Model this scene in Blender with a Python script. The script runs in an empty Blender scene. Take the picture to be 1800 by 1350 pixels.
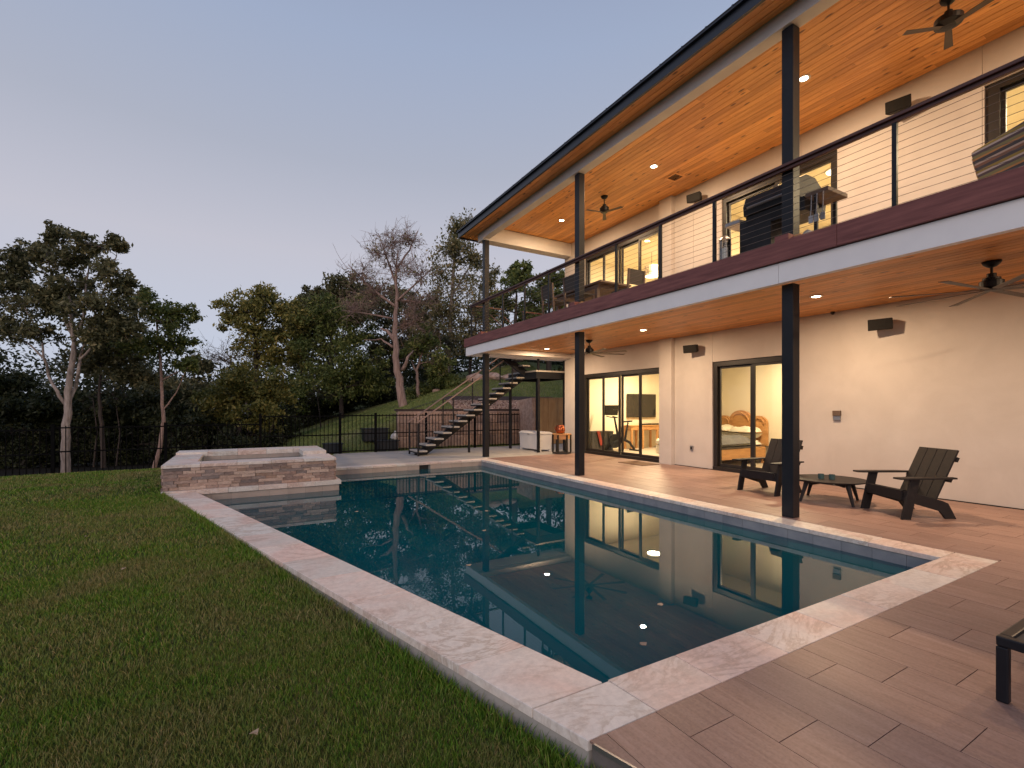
import bpy, math, random
import numpy as np
from mathutils import Vector, Matrix
random.seed(7); rng = np.random.default_rng(7)
R = math.radians
sc = bpy.context.scene
col = sc.collection

# ---------------------------------------------------------------- camera, sky, sun, exposure
cam_d = bpy.data.cameras.new('camera'); cam = bpy.data.objects.new('camera', cam_d); col.objects.link(cam)
cam_d.sensor_width = 36.0; cam_d.lens = 837.4 / 1800 * 36
cam_d.shift_y = (718 - 675) / 1800.0
cam_d.clip_start = 0.05; cam_d.clip_end = 1000
YAW = math.atan(477 / 837.4)
cam.location = (0, 0, 1.42); cam.rotation_euler = (R(90), 0, -YAW)
sc.camera = cam

W = bpy.data.worlds.new('World'); sc.world = W; W.use_nodes = True
wn = W.node_tree.nodes; wl = W.node_tree.links
for n in list(wn): wn.remove(n)
w_out = wn.new('ShaderNodeOutputWorld'); w_bg = wn.new('ShaderNodeBackground')
w_tc = wn.new('ShaderNodeTexCoord'); w_sep = wn.new('ShaderNodeSeparateXYZ'); w_r = wn.new('ShaderNodeValToRGB')
w_sky = wn.new('ShaderNodeTexSky'); w_sky.sky_type = 'NISHITA'; w_sky.sun_disc = False
w_sky.sun_elevation = R(3); w_sky.sun_rotation = R(215); w_sky.air_density = 1.0; w_sky.dust_density = 0.6; w_sky.ozone_density = 2.5
w_sc = wn.new('ShaderNodeMixRGB'); w_sc.blend_type = 'MULTIPLY'; w_sc.inputs['Fac'].default_value = 1.0
w_sc.inputs['Color2'].default_value = (0.09, 0.09, 0.09, 1)
w_mix = wn.new('ShaderNodeMixRGB'); w_mix.inputs['Fac'].default_value = 0.93
cr = w_r.color_ramp      # dusk sky: pale mauve low, grey blue high
cr.elements[0].position = 0.0; cr.elements[0].color = (0.58, 0.62, 0.74, 1)
cr.elements[1].position = 1.0; cr.elements[1].color = (0.17, 0.22, 0.38, 1)
for p, c in ((0.12, (0.585, 0.63, 0.755, 1)), (0.29, (0.59, 0.585, 0.67, 1)), (0.44, (0.455, 0.485, 0.59, 1)), (0.60, (0.375, 0.445, 0.61, 1))):
    e = cr.elements.new(p); e.color = c
wl.new(w_tc.outputs['Generated'], w_sep.inputs[0]); wl.new(w_sep.outputs['Z'], w_r.inputs['Fac'])
wl.new(w_sky.outputs[0], w_sc.inputs['Color1'])
wl.new(w_sc.outputs[0], w_mix.inputs['Color1']); wl.new(w_r.outputs[0], w_mix.inputs['Color2'])
wl.new(w_mix.outputs[0], w_bg.inputs['Color']); w_bg.inputs['Strength'].default_value = 1.0
wl.new(w_bg.outputs[0], w_out.inputs['Surface'])

sun_d = bpy.data.lights.new('sun', 'SUN'); sun = bpy.data.objects.new('sun', sun_d); col.objects.link(sun)
sun_d.energy = 0.85; sun_d.angle = R(30); sun_d.color = (1.0, 0.75, 0.64)
_sd = Vector((0.66, 0.68, -0.36)).normalized()
sun.rotation_euler = _sd.to_track_quat('-Z', 'Y').to_euler()

vs = sc.view_settings
sc.display_settings.display_device = 'sRGB'; vs.view_transform = 'Standard'; vs.look = 'None'
vs.exposure = 0.0; vs.gamma = 1.0; vs.use_curve_mapping = False
cy = sc.cycles
cy.max_bounces = 8; cy.diffuse_bounces = 4; cy.glossy_bounces = 4; cy.transmission_bounces = 6; cy.transparent_max_bounces = 12
cy.sample_clamp_indirect = 4.0; cy.caustics_reflective = False; cy.caustics_refractive = False
cy.use_denoising = True
try: cy.denoiser = 'OPENIMAGEDENOISE'
except Exception: pass

WARM = (1.0, 0.68, 0.41)

# ---------------------------------------------------------------- helpers
class MB:
    def __init__(s): s.v = []; s.f = []
    def add(s, vs_, fs):
        o = len(s.v); s.v += [tuple(p) for p in vs_]; s.f += [tuple(i + o for i in f) for f in fs]; return s
    def box(s, x0, y0, z0, x1, y1, z1):
        return s.add([(x0,y0,z0),(x1,y0,z0),(x1,y1,z0),(x0,y1,z0),(x0,y0,z1),(x1,y0,z1),(x1,y1,z1),(x0,y1,z1)],
                     [(3,2,1,0),(4,5,6,7),(0,1,5,4),(1,2,6,5),(2,3,7,6),(3,0,4,7)])
    def cbox(s, c, d): return s.box(c[0]-d[0]/2,c[1]-d[1]/2,c[2]-d[2]/2,c[0]+d[0]/2,c[1]+d[1]/2,c[2]+d[2]/2)
    def prism(s, poly, z0, z1):
        n = len(poly)
        a = sum(poly[i][0]*poly[(i+1)%n][1]-poly[(i+1)%n][0]*poly[i][1] for i in range(n))
        if a < 0: poly = poly[::-1]
        return s.add([(x,y,z0) for x,y in poly]+[(x,y,z1) for x,y in poly],
                     [tuple(range(n-1,-1,-1)), tuple(range(n,2*n))]+[(i,(i+1)%n,n+(i+1)%n,n+i) for i in range(n)])
    def extr(s, poly, f0, f1):
        # poly of 2-tuples, f(p) -> 3d for two ends
        n = len(poly)
        return s.add([f0(p) for p in poly]+[f1(p) for p in poly],
                     [tuple(range(n-1,-1,-1)), tuple(range(n,2*n))]+[(i,(i+1)%n,n+(i+1)%n,n+i) for i in range(n)])
    def tube(s, pts, rad, n=6, cap=True):
        pts = [Vector(p) for p in pts]
        if not isinstance(rad, (list, tuple)): rad = [rad]*len(pts)
        up = Vector((0,0,1)); ring = []; base = len(s.v); prev = None
        for i, p in enumerate(pts):
            d = (pts[min(i+1,len(pts)-1)]-pts[max(i-1,0)])
            d = d.normalized() if d.length > 1e-9 else up
            if prev is None:
                a = d.cross(Vector((1,0,0)) if abs(d.z) > 0.9 else up).normalized()
            else:
                a = (prev - d*prev.dot(d)); a = a.normalized() if a.length > 1e-6 else d.orthogonal().normalized()
            prev = a; b = d.cross(a)
            for k in range(n):
                t = 2*math.pi*k/n
                s.v.append(tuple(p+(a*math.cos(t)+b*math.sin(t))*rad[i]))
        for i in range(len(pts)-1):
            for k in range(n):
                k2 = (k+1)%n
                s.f.append((base+i*n+k, base+i*n+k2, base+(i+1)*n+k2, base+(i+1)*n+k))
        if cap:
            s.f.append(tuple(base+k for k in range(n-1,-1,-1)))
            s.f.append(tuple(base+(len(pts)-1)*n+k for k in range(n)))
        return s
    def lathe(s, prof, c=(0,0,0), n=20, closed=False):
        base = len(s.v)
        if closed: prof = list(prof)+[prof[0]]
        for r, z in prof:
            for k in range(n):
                t = 2*math.pi*k/n
                s.v.append((c[0]+r*math.cos(t), c[1]+r*math.sin(t), c[2]+z))
        for i in range(len(prof)-1):
            for k in range(n):
                k2 = (k+1)%n
                s.f.append((base+i*n+k, base+i*n+k2, base+(i+1)*n+k2, base+(i+1)*n+k))
        if not closed:
            s.f.append(tuple(base+k for k in range(n-1,-1,-1)))
            s.f.append(tuple(base+(len(prof)-1)*n+k for k in range(n)))
        return s
    def mesh(s, name, mat, smooth=False, off=(0,0,0)):
        me = bpy.data.meshes.new(name)
        me.from_pydata([(x-off[0],y-off[1],z-off[2]) for x,y,z in s.v], [], s.f)
        me.materials.append(mat)
        if smooth: me.polygons.foreach_set('use_smooth', [True]*len(me.polygons))
        me.update(); return me
    def build(s, name, mat, parent=None, smooth=False, bevel=0, world=False, kind=None):
        off = tuple(wloc(parent)) if (parent and world) else (0,0,0)
        o = bpy.data.objects.new(name, s.mesh(name, mat, smooth, off)); col.objects.link(o)
        if parent: o.parent = parent
        if bevel:
            m = o.modifiers.new('bevel', 'BEVEL'); m.width = bevel; m.segments = 2; m.limit_method = 'ANGLE'
        if kind: o['kind'] = kind
        return o
def wloc(o):
    l = Vector(o.location)
    while o.parent: o = o.parent; l = l+Vector(o.location)
    return l
def box(x0,y0,z0,x1,y1,z1): return MB().box(x0,y0,z0,x1,y1,z1)
def tag(o, label=None, cat=None, group=None, kind=None):
    if label: o['label'] = label
    if cat: o['category'] = cat
    if group: o['group'] = group
    if kind: o['kind'] = kind
    return o
def thing(name, label, cat, loc=(0,0,0), rz=0, group=None):
    o = bpy.data.objects.new(name, None); col.objects.link(o); o.empty_display_size = 0.1
    o.location = loc; o.rotation_euler = (0,0,rz); return tag(o, label, cat, group)
def node_part(name, parent, loc=(0,0,0)):
    o = bpy.data.objects.new(name, None); col.objects.link(o); o.location = loc; o.parent = parent; o.empty_display_size = 0.1; return o
def inst(name, me, parent, loc=(0,0,0), rot=(0,0,0), scale=(1,1,1)):
    o = bpy.data.objects.new(name, me); col.objects.link(o); o.parent = parent; o.location = loc; o.rotation_euler = rot; o.scale = scale; return o
def copy_tree(o, parent=None):
    c = o.copy(); col.objects.link(c); c.parent = parent
    for ch in list(o.children): copy_tree(ch, c)
    return c
def np_mesh(name, verts, faces, mat, per=4):
    verts = np.asarray(verts, np.float32); faces = np.asarray(faces, np.int32)
    me = bpy.data.meshes.new(name); nv, nf = len(verts), len(faces)
    me.vertices.add(nv); me.vertices.foreach_set('co', verts.ravel())
    me.loops.add(nf*per); me.loops.foreach_set('vertex_index', faces.ravel())
    me.polygons.add(nf); me.polygons.foreach_set('loop_start', np.arange(0, nf*per, per, dtype=np.int32))
    me.materials.append(mat); me.update(calc_edges=True); return me
def np_obj(name, verts, faces, mat, per=4, parent=None, kind=None):
    o = bpy.data.objects.new(name, np_mesh(name, verts, faces, mat, per)); col.objects.link(o)
    if parent: o.parent = parent
    if kind: o['kind'] = kind
    return o

# ---------------------------------------------------------------- materials
def mat(name, color, rough=0.6, metal=0.0, spec=0.5):
    m = bpy.data.materials.new(name); m.use_nodes = True
    b = m.node_tree.nodes['Principled BSDF']
    b.inputs['Base Color'].default_value = (*color, 1); b.inputs['Roughness'].default_value = rough
    b.inputs['Metallic'].default_value = metal; b.inputs['Specular IOR Level'].default_value = spec
    return m
def NN(m): return m.node_tree.nodes, m.node_tree.links, m.node_tree.nodes['Principled BSDF']
def ramp(n, stops):
    r = n.new('ShaderNodeValToRGB'); e = r.color_ramp
    e.elements[0].position = stops[0][0]; e.elements[0].color = (*stops[0][1], 1)
    e.elements[1].position = stops[-1][0]; e.elements[1].color = (*stops[-1][1], 1)
    for p, c in stops[1:-1]:
        x = e.elements.new(p); x.color = (*c, 1)
    return r
def tex_coord(n, l, scale=(1,1,1), kind='Object', rnd=0.0, rot=(0,0,0)):
    tc = n.new('ShaderNodeTexCoord'); mp = n.new('ShaderNodeMapping'); mp.inputs['Scale'].default_value = scale; mp.inputs['Rotation'].default_value = rot
    l.new(tc.outputs[kind], mp.inputs['Vector'])
    if rnd:
        oi = n.new('ShaderNodeObjectInfo'); mu = n.new('ShaderNodeMath'); mu.operation = 'MULTIPLY'; mu.inputs[1].default_value = rnd
        cx = n.new('ShaderNodeCombineXYZ'); l.new(oi.outputs['Random'], mu.inputs[0])
        for k in range(3): l.new(mu.outputs[0], cx.inputs[k])
        l.new(cx.outputs[0], mp.inputs['Location'])
    return mp.outputs[0]
def noise(n, l, vec, scale, detail=6, rough=0.6, dist=0.0):
    t = n.new('ShaderNodeTexNoise'); t.inputs['Scale'].default_value = scale; t.inputs['Detail'].default_value = detail
    t.inputs['Roughness'].default_value = rough; t.inputs['Distortion'].default_value = dist; l.new(vec, t.inputs['Vector']); return t.outputs['Fac']
def bump(n, l, b, h, strength=0.3, dist=0.01):
    bp = n.new('ShaderNodeBump'); bp.inputs['Strength'].default_value = strength; bp.inputs['Distance'].default_value = dist
    l.new(h, bp.inputs['Height']); l.new(bp.outputs[0], b.inputs['Normal'])
def mixc(n, l, a, b, fac, mode='MIX'):
    m = n.new('ShaderNodeMixRGB'); m.blend_type = mode
    for s_, i in ((fac,'Fac'),(a,'Color1'),(b,'Color2')):
        if isinstance(s_, (int,float)): m.inputs[i].default_value = s_
        elif isinstance(s_, tuple): m.inputs[i].default_value = (*s_, 1)
        else: l.new(s_, m.inputs[i])
    return m.outputs[0]
def noisy(name, c0, c1, scale=5, rough=0.6, stretch=(1,1,1), bs=0.15, bd=0.003, rnd=0.0, objvar=0.0, spec=0.5, detail=6, metal=0.0, lo=0.3, hi=0.7):
    m = mat(name, c0, rough, metal, spec); n, l, b = NN(m)
    v = tex_coord(n, l, stretch, rnd=rnd); f = noise(n, l, v, scale, detail)
    r = ramp(n, [(lo, c0), (hi, c1)]); l.new(f, r.inputs['Fac']); out = r.outputs[0]
    if objvar:
        oi = n.new('ShaderNodeObjectInfo'); rr = ramp(n, [(0, (1-objvar,)*3), (1, (1+objvar*0.6,)*3)]); l.new(oi.outputs['Random'], rr.inputs['Fac'])
        out = mixc(n, l, out, rr.outputs[0], 1.0, 'MULTIPLY')
    l.new(out, b.inputs['Base Color'])
    if bs: bump(n, l, b, f, bs, bd)
    return m
def emit(name, color, strength):
    m = bpy.data.materials.new(name); m.use_nodes = True; n = m.node_tree.nodes; l = m.node_tree.links
    n.remove(n['Principled BSDF']); e = n.new('ShaderNodeEmission'); e.inputs[0].default_value = (*color,1); e.inputs[1].default_value = strength
    l.new(e.outputs[0], n['Material Output'].inputs['Surface']); return m
def leaf_mat(name, stops, rough=0.55, trans=0.25):
    m = mat(name, stops[0][1], rough, 0, 0.3); n, l, b = NN(m)
    g = n.new('ShaderNodeNewGeometry'); r = ramp(n, stops); l.new(g.outputs['Random Per Island'], r.inputs['Fac'])
    v = tex_coord(n, l); f = noise(n, l, v, 0.9, 3); rr = ramp(n, [(0.3,(0.6,0.65,0.6)),(0.7,(1.25,1.15,1.0))]); l.new(f, rr.inputs['Fac'])
    c = mixc(n, l, r.outputs[0], rr.outputs[0], 1.0, 'MULTIPLY'); l.new(c, b.inputs['Base Color'])
    if trans:
        tr = n.new('ShaderNodeBsdfTranslucent'); ms = n.new('ShaderNodeMixShader'); ms.inputs[0].default_value = trans
        l.new(c, tr.inputs['Color']); l.new(b.outputs[0], ms.inputs[1]); l.new(tr.outputs[0], ms.inputs[2]); l.new(ms.outputs[0], n['Material Output'].inputs['Surface'])
    return m

def cedar(name, dark=1.0):
    m = mat(name, (0.5,0.25,0.09), 0.42, 0, 0.4); n, l, b = NN(m)
    v = tex_coord(n, l, (14, 0.9, 14), rnd=37.0); f = noise(n, l, v, 2.2, 8, 0.65, 0.6)
    r = ramp(n, [(0.25,(0.40*dark,0.165*dark,0.046*dark)),(0.5,(0.62*dark,0.285*dark,0.088*dark)),(0.78,(0.74*dark,0.38*dark,0.135*dark))]); l.new(f, r.inputs['Fac'])
    oi = n.new('ShaderNodeObjectInfo'); orr = ramp(n, [(0,(0.86,0.82,0.74)),(0.5,(1.12,1.12,1.05)),(1,(1.32,1.34,1.28))]); l.new(oi.outputs['Random'], orr.inputs['Fac'])
    c = mixc(n, l, r.outputs[0], orr.outputs[0], 1.0, 'MULTIPLY')
    v2 = tex_coord(n, l, (7.0, 2.6, 7.0), rnd=91.0)      # knots
    vo = n.new('ShaderNodeTexVoronoi'); vo.inputs['Scale'].default_value = 1.0; l.new(v2, vo.inputs['Vector'])
    kr = ramp(n, [(0.0,(1,1,1)),(0.10,(0.9,0.9,0.9)),(0.19,(0,0,0))]); l.new(vo.outputs['Distance'], kr.inputs['Fac'])
    sepk = n.new('ShaderNodeSeparateColor'); l.new(vo.outputs['Color'], sepk.inputs[0])
    gt = n.new('ShaderNodeMath'); gt.operation = 'GREATER_THAN'; gt.inputs[1].default_value = 0.2; l.new(sepk.outputs[0], gt.inputs[0])
    mk = n.new('ShaderNodeMath'); mk.operation = 'MULTIPLY'; l.new(kr.outputs[0], mk.inputs[0]); l.new(gt.outputs[0], mk.inputs[1])
    c = mixc(n, l, c, (0.085*dark,0.028*dark,0.009*dark), mk.outputs[0]); l.new(c, b.inputs['Base Color'])
    bump(n, l, b, f, 0.08, 0.002); return m

m_cedar = cedar('cedar_plank'); 
m_wall = mat('stucco_white', (0.57,0.53,0.49), 0.85, 0, 0.2); _n, _l, _b = NN(m_wall); _v = tex_coord(_n, _l)
_f1 = noise(_n, _l, _v, 1.3, 8, 0.65, 0.4); _r1 = ramp(_n, [(0.3,(0.535,0.497,0.462)),(0.7,(0.615,0.578,0.542))]); _l.new(_f1, _r1.inputs['Fac']); _l.new(_r1.outputs[0], _b.inputs['Base Color'])
_f2 = noise(_n, _l, _v, 34, 9, 0.7); bump(_n, _l, _b, _f2, 0.35, 0.004)
m_fascia = noisy('fascia_white', (0.80,0.80,0.81), (0.86,0.86,0.86), 3, 0.6, bs=0.02)
m_beam = noisy('beam_white', (0.62,0.60,0.58), (0.70,0.68,0.65), 3, 0.6, bs=0.02)
m_redwood = noisy('redwood_edge', (0.12,0.034,0.032), (0.25,0.088,0.076), 3.0, 0.6, stretch=(6,0.7,9), bs=0.2, bd=0.003, detail=9)
m_black = noisy('black_steel', (0.007,0.008,0.012), (0.012,0.013,0.017), 8, 0.42, bs=0.05, bd=0.001, spec=0.3)
m_bfloor = noisy('balcony_floor_bounce', (0.36,0.28,0.22), (0.46,0.36,0.29), 3, 0.6, bs=0.05)  # floor tone lightened to bounce lamp light up to the cedar ceiling
m_fence = noisy('fence_black', (0.004,0.004,0.0045), (0.007,0.007,0.007), 8, 0.8, bs=0, spec=0.05)
m_frame = noisy('bronze_frame', (0.013,0.011,0.010), (0.022,0.018,0.015), 6, 0.42, bs=0)
m_roof = noisy('dark_metal_roof', (0.014,0.018,0.028), (0.022,0.026,0.038), 2, 0.4, bs=0)
m_rail = noisy('handrail_wood', (0.050,0.018,0.015), (0.10,0.040,0.033), 3, 0.5, stretch=(8,0.8,8), bs=0.1)
m_cable = mat('steel_cable', (0.16,0.13,0.11), 0.4, 0.5)
m_block = noisy('pine_block', (0.48,0.24,0.09), (0.62,0.36,0.15), 6, 0.6, stretch=(1,1,6))
m_conc = noisy('concrete', (0.34,0.325,0.30), (0.44,0.42,0.39), 2.2, 0.85, bs=0.1)
m_dark = mat('void_dark', (0.012,0.012,0.013), 0.8)
m_plywood = noisy('plywood', (0.42,0.22,0.085), (0.60,0.36,0.16), 2.2, 0.7, stretch=(4,4,0.8), bs=0.1, detail=9)
m_band = noisy('pool_tile', (0.20,0.22,0.25), (0.30,0.32,0.34), 4, 0.35, bs=0.05, objvar=0.12, rnd=11)
m_bandw = noisy('pool_tile_pale', (0.42,0.34,0.29), (0.52,0.44,0.38), 4, 0.4, bs=0.05, objvar=0.12, rnd=11)
m_plaster = noisy('pool_plaster', (0.040,0.23,0.285), (0.055,0.29,0.345), 1.5, 0.7, bs=0)
m_char = noisy('charcoal_plastic', (0.013,0.012,0.013), (0.021,0.018,0.018), 20, 0.55, bs=0.1, bd=0.001, spec=0.25)
m_wicker = noisy('brown_wicker', (0.10,0.045,0.02), (0.26,0.13,0.06), 40, 0.6, stretch=(1,1,3), bs=0.6, bd=0.006)
m_white_pl = noisy('white_plastic', (0.66,0.65,0.63), (0.74,0.73,0.71), 3, 0.45, bs=0)
m_copper = noisy('copper', (0.30,0.075,0.03), (0.42,0.13,0.06), 5, 0.28, bs=0.05, metal=0.9)
m_pine = noisy('pine_furniture', (0.42,0.20,0.075), (0.58,0.31,0.12), 3, 0.5, stretch=(1,1,6), bs=0.05)
m_cream = mat('cream_wall_paint', (0.80,0.72,0.56), 0.8)
m_cream2 = mat('ceiling_paint', (0.82,0.74,0.58), 0.8)
m_floorin = noisy('interior_floor', (0.40,0.34,0.27), (0.48,0.42,0.34), 2, 0.5, bs=0)
m_screen = mat('screen_black', (0.02,0.017,0.015), 0.12)
m_linen = noisy('linen_grey', (0.11,0.11,0.115), (0.17,0.165,0.165), 9, 0.9, bs=0.5, bd=0.02)
m_pillow = noisy('pillow_cream', (0.70,0.64,0.50), (0.78,0.72,0.58), 5, 0.9, bs=0.5, bd=0.03)
m_sofa = noisy('cream_fabric', (0.68,0.63,0.54), (0.75,0.70,0.61), 30, 0.9, bs=0.2)
m_grey_st = mat('brushed_steel', (0.34,0.34,0.35), 0.35, 0.8)
m_grill = noisy('black_enamel', (0.012,0.013,0.016), (0.020,0.021,0.025), 8, 0.5, bs=0, spec=0.25)
m_teak = noisy('weathered_teak', (0.09,0.062,0.045), (0.15,0.105,0.08), 4, 0.65, stretch=(3,3,8), bs=0.1)
m_sling = mat('sling_fabric', (0.05,0.045,0.042), 0.8)
m_lampE = emit('lamp_glow', (1.0,0.80,0.52), 40.0)
m_roomE = emit('ceiling_lamp_glow', (1.0,0.80,0.52), 5.0)
m_trim = mat('light_trim', (0.75,0.70,0.62), 0.5)
m_grav = noisy('pink_gravel', (0.25,0.15,0.12), (0.50,0.35,0.30), 30, 0.9, bs=0.8, bd=0.03)
m_mulch = noisy('dark_mulch', (0.035,0.024,0.022), (0.075,0.050,0.045), 25, 0.95, bs=0.8, bd=0.03)
m_bould = noisy('limestone_boulder', (0.38,0.24,0.18), (0.56,0.42,0.34), 3, 0.9, bs=0.6, bd=0.05)
m_lime = noisy('limestone_block', (0.30,0.19,0.145), (0.50,0.36,0.29), 7, 0.9, bs=0.7, bd=0.03, rnd=9, objvar=0.3)
m_mat = noisy('coir_mat', (0.12,0.07,0.04), (0.18,0.11,0.065), 60, 0.95, bs=0.4)
m_cushion = None

def travertine(name):
    m = mat(name, (0.6,0.55,0.5), 0.5, 0, 0.4); n, l, b = NN(m)
    v = tex_coord(n, l, rnd=53.0)
    f1 = noise(n, l, v, 0.8, 4, 0.5, 0.8); base = ramp(n, [(0.30,(0.76,0.76,0.73)),(0.46,(0.80,0.76,0.71)),(0.60,(0.80,0.65,0.585)),(0.75,(0.80,0.71,0.645))]); l.new(f1, base.inputs['Fac'])  # pink-grey stone, pinkened further to carry warm light from the house
    vv = tex_coord(n, l, (1.0,2.0,1.0), rnd=17.0, rot=(0,0,0.6)); f2 = noise(n, l, vv, 1.0, 10, 0.66, 3.0); vein = ramp(n, [(0.44,(1,1,1)),(0.488,(0.72,0.65,0.60)),(0.505,(0.82,0.77,0.73)),(0.57,(1,1,1))]); l.new(f2, vein.inputs['Fac'])
    f3 = noise(n, l, v, 0.55, 3); vm = ramp(n, [(0.40,(0.1,0.1,0.1)),(0.62,(1,1,1))]); l.new(f3, vm.inputs['Fac'])
    c = mixc(n, l, base.outputs[0], vein.outputs[0], vm.outputs[0], 'MULTIPLY')
    f4 = noise(n, l, v, 26, 6, 0.7); fr = ramp(n, [(0.3,(0.84,0.83,0.82)),(0.62,(1.04,1.03,1.02))]); l.new(f4, fr.inputs['Fac'])
    c = mixc(n, l, c, fr.outputs[0], 1.0, 'MULTIPLY')
    oi = n.new('ShaderNodeObjectInfo'); orr = ramp(n, [(0,(0.86,0.86,0.85)),(0.5,(0.98,0.96,0.94)),(1,(1.03,0.97,0.94))]); l.new(oi.outputs['Random'], orr.inputs['Fac'])
    c = mixc(n, l, c, orr.outputs[0], 1.0, 'MULTIPLY'); l.new(c, b.inputs['Base Color'])
    bump(n, l, b, f4, 0.25, 0.003); return m
m_trav = travertine('travertine')
def porcelain():
    m = mat('porcelain_tile', (0.3,0.26,0.23), 0.45, 0, 0.4); n, l, b = NN(m)
    v = tex_coord(n, l, (9, 0.9, 1), rnd=29.0); f = noise(n, l, v, 3, 8, 0.65, 0.8)
    r = ramp(n, [(0.28, (0.2479, 0.1558, 0.1285)), (0.55, (0.325, 0.213, 0.1785)), (0.75, (0.3801, 0.2649, 0.2264))]); l.new(f, r.inputs['Fac'])
    v2 = tex_coord(n, l, rnd=13.0); f2 = noise(n, l, v2, 70, 3); r2 = ramp(n, [(0.35,(0.86,0.86,0.86)),(0.6,(1.03,1.03,1.03))]); l.new(f2, r2.inputs['Fac'])
    c = mixc(n, l, r.outputs[0], r2.outputs[0], 1.0, 'MULTIPLY')
    oi = n.new('ShaderNodeObjectInfo'); orr = ramp(n, [(0,(0.86,0.85,0.84)),(1,(1.07,1.06,1.05))]); l.new(oi.outputs['Random'], orr.inputs['Fac'])
    c = mixc(n, l, c, orr.outputs[0], 1.0, 'MULTIPLY'); l.new(c, b.inputs['Base Color']); bump(n, l, b, f, 0.1, 0.002); return m
m_tile = porcelain()
m_grout = noisy('grout', (0.115,0.105,0.097), (0.16,0.145,0.135), 20, 0.9)
def veneer():
    m = mat('stone_veneer', (0.35,0.27,0.23), 0.8, 0, 0.3); n, l, b = NN(m)
    oi = n.new('ShaderNodeObjectInfo')
    r = ramp(n, [(0,(0.20,0.17,0.16)),(0.2,(0.42,0.30,0.25)),(0.35,(0.26,0.23,0.22)),(0.55,(0.52,0.38,0.31)),(0.75,(0.60,0.48,0.40)),(0.88,(0.34,0.25,0.20)),(1,(0.48,0.34,0.26))]); l.new(oi.outputs['Random'], r.inputs['Fac'])
    v = tex_coord(n, l, (1.5,1.5,4), rnd=71.0); f = noise(n, l, v, 9, 8, 0.7, 0.6); fr = ramp(n, [(0.3,(0.55,0.52,0.5)),(0.65,(1.15,1.12,1.1))]); l.new(f, fr.inputs['Fac'])
    c = mixc(n, l, r.outputs[0], fr.outputs[0], 1.0, 'MULTIPLY'); l.new(c, b.inputs['Base Color']); bump(n, l, b, f, 0.8, 0.012); return m
m_ven = veneer()
def water():
    m = bpy.data.materials.new('pool_water'); m.use_nodes = True; n = m.node_tree.nodes; l = m.node_tree.links
    n.remove(n['Principled BSDF'])
    fr = n.new('ShaderNodeFresnel'); fr.inputs['IOR'].default_value = 1.40
    tr = n.new('ShaderNodeBsdfTransparent'); tr.inputs[0].default_value = (0.24,0.64,0.72,1)
    gl = n.new('ShaderNodeBsdfGlossy'); gl.inputs['Roughness'].default_value = 0.0; gl.inputs[0].default_value = (1,1,1,1)
    df = n.new('ShaderNodeBsdfDiffuse'); df.inputs[0].default_value = (0.003,0.150,0.205,1); body = n.new('ShaderNodeMixShader'); body.inputs[0].default_value = 0.40
    l.new(tr.outputs[0], body.inputs[1]); l.new(df.outputs[0], body.inputs[2])
    mx = n.new('ShaderNodeMixShader')
    tc = n.new('ShaderNodeTexCoord'); t = n.new('ShaderNodeTexNoise'); t.inputs['Scale'].default_value = 2.2; t.inputs['Detail'].default_value = 2
    l.new(tc.outputs['Object'], t.inputs['Vector'])
    bp = n.new('ShaderNodeBump'); bp.inputs['Strength'].default_value = 0.014; bp.inputs['Distance'].default_value = 0.02; l.new(t.outputs['Fac'], bp.inputs['Height'])
    l.new(bp.outputs[0], fr.inputs['Normal']); l.new(bp.outputs[0], gl.inputs['Normal'])
    l.new(fr.outputs[0], mx.inputs[0]); l.new(body.outputs[0], mx.inputs[1]); l.new(gl.outputs[0], mx.inputs[2])
    l.new(mx.outputs[0], n['Material Output'].inputs['Surface']); return m
m_water = water()
def glass():
    m = bpy.data.materials.new('window_glass'); m.use_nodes = True; n = m.node_tree.nodes; l = m.node_tree.links
    n.remove(n['Principled BSDF'])
    fr = n.new('ShaderNodeFresnel'); fr.inputs['IOR'].default_value = 1.45
    tr = n.new('ShaderNodeBsdfTransparent'); tr.inputs[0].default_value = (0.93,0.95,0.94,1)
    gl = n.new('ShaderNodeBsdfGlossy'); gl.inputs['Roughness'].default_value = 0.0
    mx = n.new('ShaderNodeMixShader'); l.new(fr.outputs[0], mx.inputs[0]); l.new(tr.outputs[0], mx.inputs[1]); l.new(gl.outputs[0], mx.inputs[2])
    l.new(mx.outputs[0], n['Material Output'].inputs['Surface']); return m
m_glass = glass()
def stripes():
    m = mat('striped_cushion', (0.3,0.2,0.1), 0.9); n, l, b = NN(m)
    tc = n.new('ShaderNodeTexCoord'); sp = n.new('ShaderNodeSeparateXYZ'); l.new(tc.outputs['Object'], sp.inputs[0])
    mu = n.new('ShaderNodeMath'); mu.operation = 'MULTIPLY'; mu.inputs[1].default_value = 3.6; l.new(sp.outputs['Z'], mu.inputs[0])
    fc = n.new('ShaderNodeMath'); fc.operation = 'FRACT'; l.new(mu.outputs[0], fc.inputs[0])
    r = ramp(n, [(0, (0.32, 0.16, 0.1)), (0.12, (0.6, 0.44, 0.34)), (0.2, (0.1, 0.09, 0.09)), (0.34, (0.6, 0.28, 0.1)), (0.42, (0.3, 0.26, 0.12)), (0.55, (0.14, 0.1, 0.1)), (0.66, (0.64, 0.52, 0.44)), (0.74, (0.4, 0.28, 0.08)), (0.86, (0.12, 0.1, 0.1)), (1.0, (0.48, 0.24, 0.14))])
    r.color_ramp.interpolation = 'CONSTANT'; l.new(fc.outputs[0], r.inputs['Fac']); l.new(r.outputs[0], b.inputs['Base Color']); return m
m_cushion = stripes()
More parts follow.
